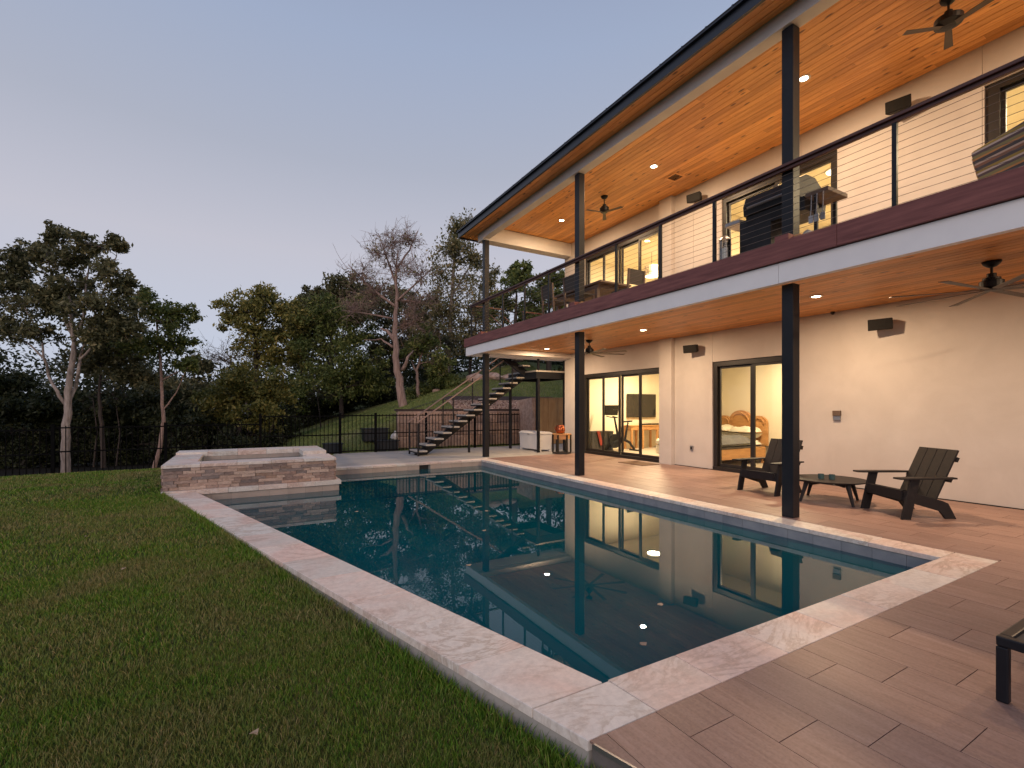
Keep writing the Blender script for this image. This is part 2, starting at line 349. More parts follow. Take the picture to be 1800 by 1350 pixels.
def ground_mat(name, c0, c1, c2, sc1=0.5, sc2=14):
    m = mat(name, c0, 0.95, 0, 0.1); n, l, b = NN(m); v = tex_coord(n, l)
    f = noise(n, l, v, sc1, 5, 0.6); r = ramp(n, [(0.35,c0),(0.52,c1),(0.7,c2)]); l.new(f, r.inputs['Fac'])
    f2 = noise(n, l, v, sc2, 8, 0.7); r2 = ramp(n, [(0.3,(0.5,0.5,0.5)),(0.7,(1.3,1.3,1.3))]); l.new(f2, r2.inputs['Fac'])
    l.new(mixc(n, l, r.outputs[0], r2.outputs[0], 1.0, 'MULTIPLY'), b.inputs['Base Color']); bump(n, l, b, f2, 0.7, 0.03); return m
m_lawn = ground_mat('lawn_soil', (0.050,0.072,0.017), (0.068,0.082,0.024), (0.10,0.088,0.042))
m_hill = ground_mat('hill_grass', (0.14,0.175,0.06), (0.185,0.20,0.08), (0.225,0.205,0.105), 0.8, 30)
m_wood = ground_mat('forest_floor', (0.012,0.011,0.007), (0.019,0.015,0.010), (0.026,0.020,0.013), 0.6, 10)
def blade_mat():
    m = mat('grass_blade', (0.06,0.085,0.02), 0.6, 0, 0.25); n, l, b = NN(m)
    g = n.new('ShaderNodeNewGeometry'); r = ramp(n, [(0, (0.0483, 0.1313, 0.0088)), (0.45, (0.1012, 0.225, 0.0154)), (0.75, (0.1725, 0.2562, 0.0308)), (0.93, (0.2645, 0.25, 0.066)), (1, (0.414, 0.3375, 0.143))])
    l.new(g.outputs['Random Per Island'], r.inputs['Fac'])
    v = tex_coord(n, l); f = noise(n, l, v, 0.75, 7, 0.72, 0.5); pr = ramp(n, [(0.44,(0,0,0)),(0.60,(1,1,1))]); l.new(f, pr.inputs['Fac'])
    dry = ramp(n, [(0, (0.1495, 0.1495, 0.0494)), (0.5, (0.247, 0.2015, 0.0858)), (1, (0.364, 0.26, 0.143))]); l.new(g.outputs['Random Per Island'], dry.inputs['Fac'])
    hm = n.new('ShaderNodeMath'); hm.operation = 'MULTIPLY'; hm.inputs[1].default_value = 0.70; l.new(pr.outputs[0], hm.inputs[0])
    l.new(mixc(n, l, r.outputs[0], dry.outputs[0], hm.outputs[0]), b.inputs['Base Color']); return m
m_blade = blade_mat()
m_bark = noisy('oak_bark', (0.20,0.15,0.125), (0.50,0.41,0.35), 5, 0.95, stretch=(3,3,0.6), bs=1.0, bd=0.03, detail=9)
m_barkr = noisy('cedar_bark', (0.19,0.115,0.09), (0.50,0.34,0.275), 4, 0.95, stretch=(4,4,0.35), bs=1.0, bd=0.03, detail=9)
m_barkd = noisy('dark_bark', (0.035,0.026,0.021), (0.09,0.066,0.054), 5, 0.95, stretch=(3,3,0.6), bs=0.8, bd=0.02)
m_twig = noisy('dead_twig', (0.10,0.075,0.062), (0.20,0.15,0.125), 6, 0.95, bs=0.3)
m_lf_dark = leaf_mat('oak_leaf', [(0, (0.0785, 0.0847, 0.0434)), (0.6, (0.17, 0.1695, 0.0869)), (1, (0.3205, 0.2786, 0.1507))])
m_lf_mid = leaf_mat('cedar_leaf', [(0, (0.0766, 0.1074, 0.0313)), (0.6, (0.165, 0.2093, 0.0626)), (1, (0.324, 0.3253, 0.1097))])
m_lf_gold = leaf_mat('autumn_leaf', [(0, (0.1115, 0.1269, 0.035)), (0.5, (0.2332, 0.2283, 0.0655)), (1, (0.4308, 0.3423, 0.1052))])
m_lf_pale = leaf_mat('pale_leaf', [(0, (0.1337, 0.1386, 0.0639)), (0.6, (0.2675, 0.2437, 0.1132)), (1, (0.4812, 0.372, 0.2093))])
m_lf_shade = leaf_mat('shaded_leaf', [(0, (0.0225, 0.03, 0.0131)), (0.6, (0.045, 0.0562, 0.0225)), (1, (0.0825, 0.0863, 0.0375))])  # woodland shade put into the leaf colour, darker than the other foliage

# ================================================================ SETTING: ground
SK = -0.294                                     # plan skew of the pool's lawn side
def x_out(y): return 1.29 + SK*(y-1.61)         # outer edge of the lawn side coping
def sm(t):
    t = np.clip(t, 0, 1); return t*t*(3-2*t)
def lawn_z(x, y):
    x = np.asarray(x, float); y = np.asarray(y, float)
    z = -0.14 + 0.11*sm((y-1.5)/7.0)
    z = z + 0.05*np.sin(x*0.55+0.6)*np.sin(y*0.42) * sm((x_out(y)-x)/2.0)
    z = z - 0.03*np.clip(-x-3, 0, 20)*0.6
    z = z - 0.24*sm((y-13.9)/1.9)*sm((1.5-x)/2.5)
    return z
def hill_z(x, y):
    x = np.asarray(x, float); y = np.asarray(y, float)
    b = lawn_z(x, np.minimum(y, 15.8)); b = np.where(x > 0.5, b*sm((2.6-x)/2.1) + (-0.02)*(1-sm((2.6-x)/2.1)), b)
    b = b - 0.055*np.clip(y-15.8, 0, 45)*sm((2.0-x)/4.0)
    A = np.clip(0.32*(x-1.6), 0, 4.2)
    w = np.where(x > 5.0, 0.12, 0.12+np.clip(5.0-x, 0, 9)*1.3)
    y0 = np.where(x > 5.0, 17.02, 17.02-np.clip(5.0-x, 0, 1.2)*0.9)
    h = np.minimum(A, 1.22+np.clip(y-17.1, 0, 50)*0.40)
    return b + h*sm((y-y0)/w) + 0.05*np.sin(x*0.8+y*0.6)*sm((y-18)/4)
def grid(name, X, Y, zf, m, kind='structure'):
    # X: (ny,nx) Y: (ny,nx)
    ny, nx = X.shape; Z = zf(X, Y); V = np.stack([X, Y, Z], -1).reshape(-1, 3)
    i = np.arange(nx-1)[None,:] + np.arange(ny-1)[:,None]*nx
    F = np.stack([i, i+1, i+1+nx, i+nx], -1).reshape(-1, 4)
    o = np_obj(name, V, F, m, 4, kind=kind)
    o.data.polygons.foreach_set('use_smooth', [True]*len(o.data.polygons)); return o
ys = np.concatenate([np.linspace(-8, 1.60, 24), np.linspace(1.61, 9.82, 50), np.linspace(9.84, 12.54, 14), np.linspace(12.56, 15.8, 20)])
def xb(y):
    if y < 9.83: return x_out(y)-0.002
    if y < 12.55: return -1.10
    return 1.95 + (y-12.55)*0.23
us = np.concatenate([np.linspace(0, 0.3, 40), np.linspace(0.32, 1, 20)])
XX = np.array([[xb(y) - u*40 for u in us[::-1]] for y in ys]); YY = np.repeat(ys[:,None], len(us), 1)
lawn = grid('lawn', XX, YY, lawn_z, m_lawn)
# hillside beyond the fence
xs2 = np.concatenate([np.linspace(0.5, 4.98, 26), np.linspace(5.0, 16, 56), np.linspace(16.5, 60, 20)])
ys2 = np.concatenate([np.linspace(15.8, 16.98, 8), np.linspace(17.0, 17.16, 6), np.linspace(17.3, 26, 45), np.linspace(27, 60, 12)])
HX, HY = np.meshgrid(xs2, ys2); hill = grid('hillside', HX, HY, hill_z, m_hill)
xs3 = np.linspace(-80, 0.5, 80); ys3 = np.concatenate([np.linspace(15.8, 30, 40), np.linspace(31, 120, 20)])
WX, WY = np.meshgrid(xs3, ys3); forest = grid('forest_floor', WX, WY, hill_z, m_wood)
gp = box(-400,-300,-6.0,400,600,-5.5).build('ground', m_wood, kind='structure')

# grass blades on the lawn (one mass)
def blades(n, sampler, zf, hmin, hmax, wmin, wmax, name, m):
    x, y = sampler(n); n = len(x); z = zf(x, y)
    a = rng.uniform(0, 2*np.pi, n); h = rng.uniform(hmin, hmax, n); w = rng.uniform(wmin, wmax, n)
    tl = rng.uniform(0.15, 0.9, n)*h; td = rng.uniform(0, 2*np.pi, n)
    bx, by = np.cos(a)*w/2, np.sin(a)*w/2; tx, ty = np.cos(td)*tl, np.sin(td)*tl
    V = np.empty((n, 5, 3), np.float32)
    V[:,0] = np.stack([x-bx, y-by, z-0.005], 1); V[:,1] = np.stack([x+bx, y+by, z-0.005], 1)
    V[:,2] = np.stack([x+bx*0.7+tx*0.4, y+by*0.7+ty*0.4, z+h*0.6], 1); V[:,3] = np.stack([x-bx*0.7+tx*0.4, y-by*0.7+ty*0.4, z+h*0.6], 1)
    V[:,4] = np.stack([x+tx, y+ty, z+h], 1)
    k = np.arange(n)[:,None]*5
    T = np.concatenate([k+np.array([[0,1,2]]), k+np.array([[0,2,3]]), k+np.array([[3,2,4]])], 0)
    return V.reshape(-1,3), T
def near_sampler(r0, r1, dens, t0=-0.98, t1=0.12):
    def f(_):
        cx, cy = math.sin(YAW), math.cos(YAW)
        area = math.pi*(r1*r1-r0*r0)*0.30; n = int(area*dens)
        r = np.sqrt(rng.uniform(r0*r0, r1*r1, n)); t = rng.uniform(t0, t1, n)   # bearing from camera axis, left half
        ang = (math.pi/2-YAW) - t
        x = np.cos(ang)*r; y = np.sin(ang)*r
        lim = np.where(y < 9.83, x_out(y)-0.012, np.where(y < 12.56, -1.17, 1.9+(y-12.55)*0.23))
        # a ragged, overgrown edge along the coping
        ok = (x < lim) & (y < 15.75) & (y > -2)
        return x[ok], y[ok]
    return f
VV = []; FF = []; off = 0
for r0, r1, d, h0, h1, w0, w1 in ((0.8,2.2,14000,0.014,0.036,0.0022,0.0042),(2.2,3.6,10000,0.014,0.036,0.003,0.005),(3.6,6.0,5000,0.016,0.038,0.004,0.007),(6.0,10.0,2000,0.018,0.042,0.006,0.010),(10.0,17.5,800,0.02,0.045,0.010,0.016)):
    v, t = blades(0, near_sampler(r0, r1, d), lawn_z, h0, h1, w0, w1, 'g', None)
    VV.append(v); FF.append(t+off); off += len(v)
for r0, r1, d, h0, h1, w0, w1 in ((1.2,5.0,1600,0.018,0.042,0.006,0.010),(5.0,10.0,900,0.02,0.045,0.009,0.014),(10.0,18.0,350,0.02,0.045,0.014,0.022)):
    v, t = blades(0, near_sampler(r0, r1, d, -1.9, -0.98), lawn_z, h0, h1, w0, w1, 'g', None)
    VV.append(v); FF.append(t+off); off += len(v)
# denser tufts against the coping edge
def edge_sampler(_):
    n = 9000; y = rng.uniform(-0.4, 9.8, n); x = x_out(y)-0.012-np.abs(rng.normal(0, 0.045, n)); return x, y
v, t = blades(0, edge_sampler, lawn_z, 0.03, 0.085, 0.004, 0.008, 'g', None); VV.append(v); FF.append(t+off); off += len(v)
grass = np_obj('lawn_grass', np.concatenate(VV), np.concatenate(FF), m_blade, 3, kind='stuff')
tag(grass, 'short green lawn grass with dry brown patches beside the pool', 'grass')
# hillside grass
def hs(_):
    n = 60000; x = rng.uniform(0.6, 15, n); y = rng.uniform(15.9, 25, n)
    pit = (x > 5.0) & (y > 16.8) & (y < 17.2); grav = (x > 7.4) & (y >= 17.0) & (y < 18.9)
    ok = ~pit & ~grav & ~((x > 9.2) & (y < 17.2)); return x[ok], y[ok]
m_hblade = leaf_mat('hill_blade', [(0, (0.1148, 0.1815, 0.0486)), (0.5, (0.189, 0.2558, 0.0783)), (0.85, (0.2565, 0.2888, 0.108)), (1, (0.3375, 0.33, 0.1485))], 0.7, 0)
v, t = blades(0, hs, hill_z, 0.03, 0.07, 0.015, 0.03, 'g', None)
hg = np_obj('hillside_grass', v, t, m_hblade, 3, kind='stuff'); tag(hg, 'mown grass on the slope behind the black fence', 'grass')

# ================================================================ patio, coping, pool
COP_X0, COP_X1 = 5.80, 6.13
POOL_FAR = 11.90
patio = thing('patio', 'plank tile patio beside the pool under the balcony', 'patio', (7.5, 3, 0)); patio['kind'] = 'structure'
# slab under the tiles
sl = MB()
sl.prism([(x_out(1.60)+0.012,1.60),(x_out(-7)+0.012,-7),(9.50,-7),(9.50,12.2),(6.14,12.2),(6.14,1.60)], -0.30, -0.012)
sl.build('slab', m_grout, patio, world=True)
def clip(poly, f):
    out = []
    for i in range(len(poly)):
        a, b = poly[i], poly[(i+1) % len(poly)]; fa, fb = f(a), f(b)
        if fa >= 0: out.append(a)
        if (fa >= 0) != (fb >= 0):
            t = fa/(fa-fb); out.append((a[0]+(b[0]-a[0])*t, a[1]+(b[1]-a[1])*t))
    return out
TW, TL, G = 0.2958, 0.6095, 0.0035
tiles = []
for k in range(-4, 26):
    x0 = 1.99 + (k)*0.30; x1 = x0+TW
    off_y = [1.2, 1.0, 1.41][k % 3]
    for j in range(-14, 20):
        y0 = off_y + j*0.6135; y1 = y0+TL
        p = [(x0,y0),(x1,y0),(x1,y1),(x0,y1)]
        p = clip(p, lambda q: q[0]-(x_out(q[1])+0.006)) if p else p
        if p: p = clip(p, lambda q: 9.495-q[0])
        if p: p = clip(p, lambda q: 12.2-q[1])
        if p: p = clip(p, lambda q: q[1]+3.5)
        if not p or len(p) < 3: continue
        # away from the pool and its coping
        if x0 < 6.135:
            if x1 > 6.135 and y1 > 1.605 and max(q[1] for q in p) > 1.605:
                lo = [q for q in [clip(p, lambda q: 1.605-q[1])] if len(q) > 2]; hi = clip(clip(p, lambda q: q[1]-1.6052), lambda q: q[0]-6.135) if len(p) > 2 else []
                ps = lo + ([hi] if len(hi) > 2 else [])
            else:
                q_ = clip(p, lambda q: 1.605-q[1]); ps = [q_] if len(q_) > 2 else []
        else: ps = [p]
        for q in ps:
            ar = abs(sum(q[i][0]*q[(i+1)%len(q)][1]-q[(i+1)%len(q)][0]*q[i][1] for i in range(len(q))))/2
            if ar > 0.002: tiles.append(q)
def vis_d(q):
    cx_ = sum(p[0] for p in q)/len(q); cy_ = sum(p[1] for p in q)/len(q)
    d = cx_*math.sin(YAW)+cy_*math.cos(YAW); r_ = cx_*math.cos(YAW)-cy_*math.sin(YAW)
    return (d if d > 0.5 and abs(r_)/d < 1.2 and 1.42/d < 0.85 else 99)
tiles.sort(key=vis_d)
for q in tiles[:300]:
    c = (sum(p[0] for p in q)/len(q), sum(p[1] for p in q)/len(q))
    o = MB().prism([(x-c[0], y-c[1]) for x, y in q], -0.010, 0.0).build('tile', m_tile, patio)
    o.location = (c[0]-7.5, c[1]-3, random.uniform(-0.0006, 0.0006))
rest = MB()
for q in tiles[300:]: rest.prism(q, -0.010, 0.0)
if tiles[300:]: rest.build('tile_field', m_tile, patio, world=True, kind='stuff')
# steel edge strip along the tile edge next to the lawn
e = MB(); e.prism([(x_out(1.58)-0.004,1.58),(x_out(1.58)+0.006,1.58),(x_out(-3.5)+0.006,-3.5),(x_out(-3.5)-0.004,-3.5)], -0.02, 0.001); e.build('edge_strip', m_grey_st, patio, world=True)
# concrete slab by the fence
far = MB()
for x0, x1 in ((1.66,4.40),(4.412,7.10),(7.112,11.5)):
    y0 = 12.212
    far.prism([(x0,y0),(x1,y0),(x1,15.8),(max(x0,2.55) if x0 < 2 else x0,15.8)], -0.25, -0.004)
fs = far.build('concrete_walk', m_conc, kind='structure')

coping = thing('pool_coping', 'travertine slab coping round the pool', 'coping', (3.5, 5, 0)); coping['kind'] = 'structure'
def slab(poly, z0=-0.05, z1=0.0, m=m_trav, name='coping_slab', parent=coping):
    c = (sum(p[0] for p in poly)/len(poly), sum(p[1] for p in poly)/len(poly)); pl = wloc(parent)
    o = MB().prism([(x-c[0], y-c[1]) for x, y in poly], z0, z1+random.uniform(-0.001,0.001)).build(name, m, parent, bevel=0.004)
    o.location = (c[0]-pl.x, c[1]-pl.y, -pl.z); return o
g = 0.0018
def x_in(y): return 1.63 + SK*(y-1.92)
slab([(1.29,1.61),(1.70-g,1.61),(1.67-g,1.91),(x_out(1.91),1.91)])                       # corner piece
y = 1.915; seg = [0.52,0.61,0.60,0.62,0.60,0.61,0.60,0.62,0.61,0.60,0.61,0.60,0.60]
for s_ in seg:
    y2 = min(y+s_, 9.72)
    slab([(x_out(y+g),y+g),(x_in(y+g)-0.0,y+g),(x_in(y2-g),y2-g),(x_out(y2-g),y2-g)])
    y = y2
    if y >= 9.72: break
x = 1.70
for s_ in [0.47,0.60,0.61,0.60,0.61,0.60,0.61,0.6]:
    x2 = min(x+s_, 5.80)
    if 5.80-x2 < 0.15: x2 = 5.80
    slab([(x+g,1.61),(x2-g,1.61),(x2-g,1.92),(x+g - (0.03 if x == 1.70 else 0),1.92)])
    x = x2
    if x >= 5.80: break
slab([(5.80+g,1.61),(6.13,1.61),(6.13,1.92),(5.80+g,1.92)])
y = 1.925
while y < POOL_FAR:
    y2 = min(y+0.605, POOL_FAR); slab([(5.80,y+g),(6.13,y+g),(6.13,y2-g),(5.80,y2-g)]); y = y2
slab([(5.80,POOL_FAR+g),(6.13,POOL_FAR+g),(6.13,12.205),(5.80,12.205)])
x = 1.66
while x < 5.80:
    x2 = min(x+0.59, 5.80); slab([(x+g,POOL_FAR),(x2-g,POOL_FAR),(x2-g,12.205),(x+g,12.205)]); x = x2
WZ = -0.165
# pool shell
pool = thing('swimming_pool', 'dark teal swimming pool with a tiled waterline', 'pool', (3.5, 6, -1.6)); pool['kind'] = 'structure'
ox = 0.022
out = [(1.63+ox,1.92-ox),(5.80+ox,1.92-ox),(5.80+ox,POOL_FAR+ox),(1.66,POOL_FAR+ox),(1.66,9.735),(-0.64-ox,9.735)]
sh = MB()
n_ = len(out)
for i in range(n_):
    a, b = out[i], out[(i+1)%n_]
    sh.add([(a[0],a[1],-1.6),(b[0],b[1],-1.6),(b[0],b[1],-0.30),(a[0],a[1],-0.30)], [(3,2,1,0)])
sh.add([(p[0],p[1],-1.6) for p in out], [tuple(range(n_))])
sh.build('basin', m_plaster, pool, world=True)
# solid backing so that no light leaks between coping and ground
bk = MB()
bk.prism([(5.86,1.5),(6.12,1.5),(6.12,12.2),(5.86,12.2)], -0.7, -0.052)
bk.prism([(1.75,1.62),(5.85,1.62),(5.85,1.86),(1.75,1.86)], -0.7, -0.052)
bk.prism([(1.67,11.96),(5.85,11.96),(5.85,12.2),(1.67,12.2)], -0.7, -0.052)
bk.prism([(x_out(1.62)+0.015,1.62),(x_in(1.62)-0.06,1.62),(x_in(9.7)-0.06,9.7),(x_out(9.7)+0.015,9.7)], -0.7, -0.052)
bk.build('bond_beam', m_conc, pool, world=True)
# waterline tiles, one by one
def band(a, b, m, skip=None, ln=0.30):
    L = math.hypot(b[0]-a[0], b[1]-a[1]); dx, dy = (b[0]-a[0])/L, (b[1]-a[1])/L; nx, ny = -dy, dx     # nx,ny points into the pool
    k = 0; s_ = 0.0; pl = wloc(pool)
    while s_ < L-0.02:
        e_ = min(s_+ln, L)
        if not (skip and skip[0] < (s_+e_)/2 < skip[1]):
            for z0, z1 in ((-0.20,-0.052),(-0.352,-0.203)):
                p0 = (a[0]+dx*(s_+0.0015), a[1]+dy*(s_+0.0015)); p1 = (a[0]+dx*(e_-0.0015), a[1]+dy*(e_-0.0015))
                o = MB().prism([p0, p1, (p1[0]+nx*0.008,p1[1]+ny*0.008), (p0[0]+nx*0.008,p0[1]+ny*0.008)], z0, z1)
                o.build('waterline_tile', m, pool, world=True)
        s_ = e_; k += 1
band(out[1], out[2], m_band)             # house side
band(out[2], out[3], m_bandw, skip=(1.55,1.92))
band(out[3], out[4], m_bandw); band(out[4], out[5], m_bandw)
band(out[5], out[0], m_band, ln=0.9); band(out[0], out[1], m_band, ln=0.9)
sk = MB(); sk.box(5.82-1.92,11.935,-0.24,5.82-1.55,12.15,-0.06); sk.build('skimmer_mouth', m_dark, pool, world=True)
wt = MB(); wt.add([(p[0],p[1],WZ) for p in out], [tuple(range(n_))]); wo = wt.build('water', m_water, kind='structure')
tag(wo, 'still dark teal pool water reflecting the lit house', 'water')

# floating debris
m_debris = noisy('dry_leaf', (0.30,0.23,0.16), (0.45,0.36,0.26), 30, 0.8, bs=0)
for k, (x, y, lab) in enumerate(((1.55,7.55,'pale dry leaf floating below the raised spa'),(2.75,5.55,'small dry leaf floating mid pool between two post reflections'),(2.95,2.75,'dry leaf floating close to the near pool corner'),(2.35,2.35,'curled leaf floating beside the near coping'),(3.3,6.6,'tan leaf floating near the reflected doors'),(2.0,4.4,'tiny leaf floating along the lawn side'))):
    a = random.uniform(0, 6.28); r0 = 0.035
    b_ = MB(); pts = [(math.cos(t+a)*r0*(1.0 if i % 2 else 0.55), math.sin(t+a)*r0*(0.5 if i % 2 else 0.8), 0.004*(i % 2)) for i, t in enumerate([q*1.047 for q in range(6)])]
    b_.add(pts+[(p[0],p[1],p[2]+0.003) for p in pts], [(5,4,3,2,1,0),(6,7,8,9,10,11)]+[(i,(i+1)%6,6+(i+1)%6,6+i) for i in range(6)])
    o = b_.build('fallen_leaf', m_debris); o.location = (x, y, WZ-0.001); tag(o, lab, 'leaf', 'leaves floating in the pool')

for k in range(5):
    y = random.uniform(2.2, 8.5); x = x_out(y)-random.uniform(0.4, 3.2); a = random.uniform(0, 6.28); r0 = random.uniform(0.02,0.034)
    b_ = MB(); pts = [(math.cos(t+a)*r0*(1.0 if i % 2 else 0.55), math.sin(t+a)*r0*(0.5 if i % 2 else 0.8), 0.008*(i % 3)) for i, t in enumerate([q*1.047 for q in range(6)])]
    b_.add(pts+[(p[0],p[1],p[2]+0.003) for p in pts], [(5,4,3,2,1,0),(6,7,8,9,10,11)]+[(i,(i+1)%6,6+(i+1)%6,6+i) for i in range(6)])
    o = b_.build('fallen_leaf', m_debris); o.location = (x, y, float(lawn_z(x,y))+0.026); tag(o, 'small dry leaf lying on the lawn', 'leaf', 'dry leaves scattered on the lawn')
# ---------------------------------------------------------------- raised spa
spa = thing('raised_spa', 'raised spa clad in split stone with travertine top beside the pool', 'spa', (0.2, 11.2, -0.2))
SX0, SX1, SY0, SY1, SZ = -1.13, 1.60, 9.85, 12.53, 0.46
IX0, IX1, IY0, IY1 = -0.70, 1.18, 10.30, 11.95
cb = MB()
cb.box(SX0,SY0,-0.4,SX1,IY0,SZ-0.06); cb.box(SX0,IY1,-0.4,SX1,SY1,SZ-0.06)
cb.box(SX0,IY0+0.0005,-0.4,IX0,IY1-0.0005,SZ-0.06); cb.box(IX1,IY0+0.0005,-0.4,SX1,IY1-0.0005,SZ-0.06)
cb.build('core', m_conc, spa, world=True)
def spaslab(x0,y0,x1,y1,z1=SZ,z0=None):
    o = MB().box(x0,y0,(z1-0.052) if z0 is None else z0,x1,y1,z1).build('coping_slab', m_trav, spa, world=True, bevel=0.004); return o
x = SX0-0.03
while x < SX1+0.03:
    x2 = min(x+0.552, SX1+0.03); spaslab(x+g,SY0-0.035,x2-g,IY0+0.02); spaslab(x+g,IY1-0.02,x2-g,SY1+0.03,SZ+0.045,SZ-0.052); x = x2
for k in range(3):
    y0 = IY0+0.022+k*0.535; spaslab(SX0-0.03,y0+g,IX0+0.02,y0+0.535-g)
spaslab(IX1-0.02,IY0+0.022+g,SX1+0.03,10.78); spaslab(IX1-0.02,11.09,SX1+0.03,IY1-0.022-g,SZ+0.045,SZ-0.052)
spill = MB().box(IX1-0.02,10.785,SZ-0.10,SX1+0.02,11.085,SZ-0.058).build('spillway', m_trav, spa, world=True)
for k in range(6):          # inside tile course
    x0 = IX0+0.02+k*0.307; MB().box(x0,IY1-0.012,SZ-0.21,x0+0.304,IY1-0.001,SZ-0.054).build('waterline_tile', m_bandw, spa, world=True)
sw = MB(); sw.add([(IX0,IY0,SZ-0.13),(IX1,IY0,SZ-0.13),(IX1,IY1,SZ-0.13),(IX0,IY1,SZ-0.13)], [(0,1,2,3)]); sw.build('spa_water', m_water, spa, world=True)
sb = MB(); sb.add([(IX0,IY0,-0.3),(IX1,IY0,-0.3),(IX1,IY1,-0.3),(IX0,IY1,-0.3)], [(0,1,2,3)]); sb.build('spa_floor', m_plaster, spa, world=True)
def veneer_face(f, L, z0, z1, rows):
    h = (z1-z0)/rows
    for r_ in range(rows):
        s_ = -random.uniform(0, 0.2)
        while s_ < L:
            ln = random.choice([0.14,0.18,0.22,0.28,0.34,0.4]); a, b = max(s_,0), min(s_+ln, L)
            if b-a > 0.02:
                d = 0.018+random.uniform(0, 0.022); m_ = MB()
                p = [f(a+0.0015,0.0005), f(b-0.0015,0.0005), f(b-0.003,d), f(a+0.003,d)]
                m_.prism(p, z0+r_*h+0.0012, z0+(r_+1)*h-0.0012)
                c = (sum(q[0] for q in p)/4, sum(q[1] for q in p)/4, z0+(r_+0.5)*h)
                pl = wloc(spa); m_.v = [(v[0]-c[0], v[1]-c[1], v[2]-c[2]) for v in m_.v]
                o = m_.build('stone', m_ven, spa); o.location = (c[0]-pl.x, c[1]-pl.y, c[2]-pl.z)
            s_ += ln
veneer_face(lambda s_, d: (SX0+s_, SY0-d), SX1-SX0, 0.03, SZ-0.054, 7)
veneer_face(lambda s_, d: (SX1+d, SY0+s_), SY1-SY0, 0.03, SZ-0.054, 7)
veneer_face(lambda s_, d: (SX0-d, SY1-s_), SY1-SY0, -0.10, SZ-0.054, 9)
x = SX0+0.0
xe = 1.70
x = -0.66
while x < xe:      # ledge at the foot of the spa over the water
    x2 = min(x+0.472, xe); slab([(x+g,9.70),(x2-g,9.70),(x2-g,9.849),(x+g,9.849)], -0.05, 0.028, parent=spa, name='ledge_slab'); x = x2
slab([(SX0-0.02,9.725),(-0.66-g,9.725),(-0.66-g,9.849),(SX0-0.02,9.849)], -0.05, 0.028, parent=spa, name='ledge_slab')
y = 9.852
while y < 11.88:
    y2 = min(y+0.51, 11.89); slab([(1.602,y+g),(1.70,y+g),(1.70,y2-g),(1.602,y2-g)], -0.05, 0.028, parent=spa, name='ledge_slab'); y = y2

# ================================================================ house
HY0, HY1 = -7.0, 12.85          # ends of the house
WX = 9.53                       # outer face of the long wall
CZ = 3.20; UZ = 6.78; DZ = 3.53 # porch ceiling, balcony ceiling, balcony floor
house = thing('house', 'two storey white stucco house with balcony and cedar ceilings', 'house', (11.0, 3.0, 0))
def part(b, name, m, parent=house, **k): return b.build(name, m, parent, world=True, **k)
TH = 0.18
# openings in the long wall  (y0,y1,z0,z1)
LO = [(8.86,12.10,0.0,2.50),(5.42,7.32,0.0,2.50)]
UP = [(8.91,12.05,3.56,6.22),(4.65,7.07,3.56,6.20),(-0.4,2.66,3.56,6.18)]
def wall_run(z0, z1, ops, seams):
    # panels between seams, with the openings cut out; 4 mm reveals between panels
    ycuts = sorted(set([HY0,HY1]+[v for o in ops for v in o[:2]]+seams))
    for a, b in zip(ycuts[:-1], ycuts[1:]):
        op = [o for o in ops if o[0] <= a+1e-6 and o[1] >= b-1e-6]
        ga = 0.003 if a in seams else 0; gb = 0.003 if b in seams else 0
        if op:
            o = op[0]
            if o[2]-z0 > 0.02: part(box(WX,a+ga,z0,WX+TH,b-gb,o[2]), 'wall', m_wall)
            if z1-o[3] > 0.02: part(box(WX,a+ga,o[3],WX+TH,b-gb,z1), 'wall', m_wall)
        else: part(box(WX,a+ga,z0,WX+TH,b-gb,z1), 'wall', m_wall)
wall_run(0.012, CZ+0.02, LO, [7.32])
wall_run(DZ-0.32, UZ+0.02, UP, [2.68, 5.30, 7.85])
part(box(WX-0.006,HY0,-0.05,WX+TH,8.86,0.010), 'wall_base', m_dark)
part(box(WX+0.03,HY0,0.0,WX+TH-0.03,HY1,0.011), 'sill', m_dark)
# pilasters
for z0, z1 in ((0.0,CZ),(DZ,UZ)):
    part(box(WX-0.13,8.42,z0,WX-0.001,8.82,z1), 'pilaster', m_wall, bevel=0.004)
    part(box(WX-0.20,12.20,z0,WX-0.001,HY1,z1), 'pilaster', m_wall, bevel=0.004)
# end wall, back wall, floors, inner partitions
part(box(WX-0.0,HY1-0.001,0,14.2,HY1+0.16,UZ+0.02), 'end_wall', m_wall)
part(box(14.0,HY0,0,14.18,HY1-0.01,UZ), 'back_wall', m_cream)
part(box(WX+TH+0.001,HY0,-0.1,13.99,HY1-0.01,0.0), 'interior_floor', m_floorin)
part(box(WX+TH+0.001,HY0,2.95,13.99,HY1-0.01,3.52), 'storey_floor', m_cream2)
part(box(WX+TH+0.001,HY0,6.45,13.99,HY1-0.01,6.9), 'room_ceiling', m_cream2)
part(box(WX+TH+0.001,HY1-0.14,0.001,13.99,HY1-0.012,2.949), 'interior_end_wall', m_cream)
part(box(WX+TH+0.001,HY1-0.14,3.521,13.99,HY1-0.012,6.449), 'interior_end_wall', m_cream)
part(MB().box(WX+TH+0.001,8.70,0.001,10.30,8.80,2.949).box(10.2,8.801,0.001,10.30,9.10,2.949).box(10.301,9.02,0.001,13.99,9.10,2.949), 'partition', m_cream)
part(box(11.95,3.0,0.001,12.05,9.015,2.949), 'partition', m_cream)
part(box(WX+TH+0.001,2.9,0.001,13.99,2.99,2.949), 'partition', m_cream)
part(box(WX+TH+0.001,7.9,3.521,13.99,8.0,6.449), 'partition', m_cream)
part(box(WX+TH+0.001,3.6,3.521,13.99,3.7,6.449), 'partition', m_cream)
part(box(WX+TH+0.001,HY0,3.521,13.99,HY0+0.1,6.449), 'partition', m_cream)
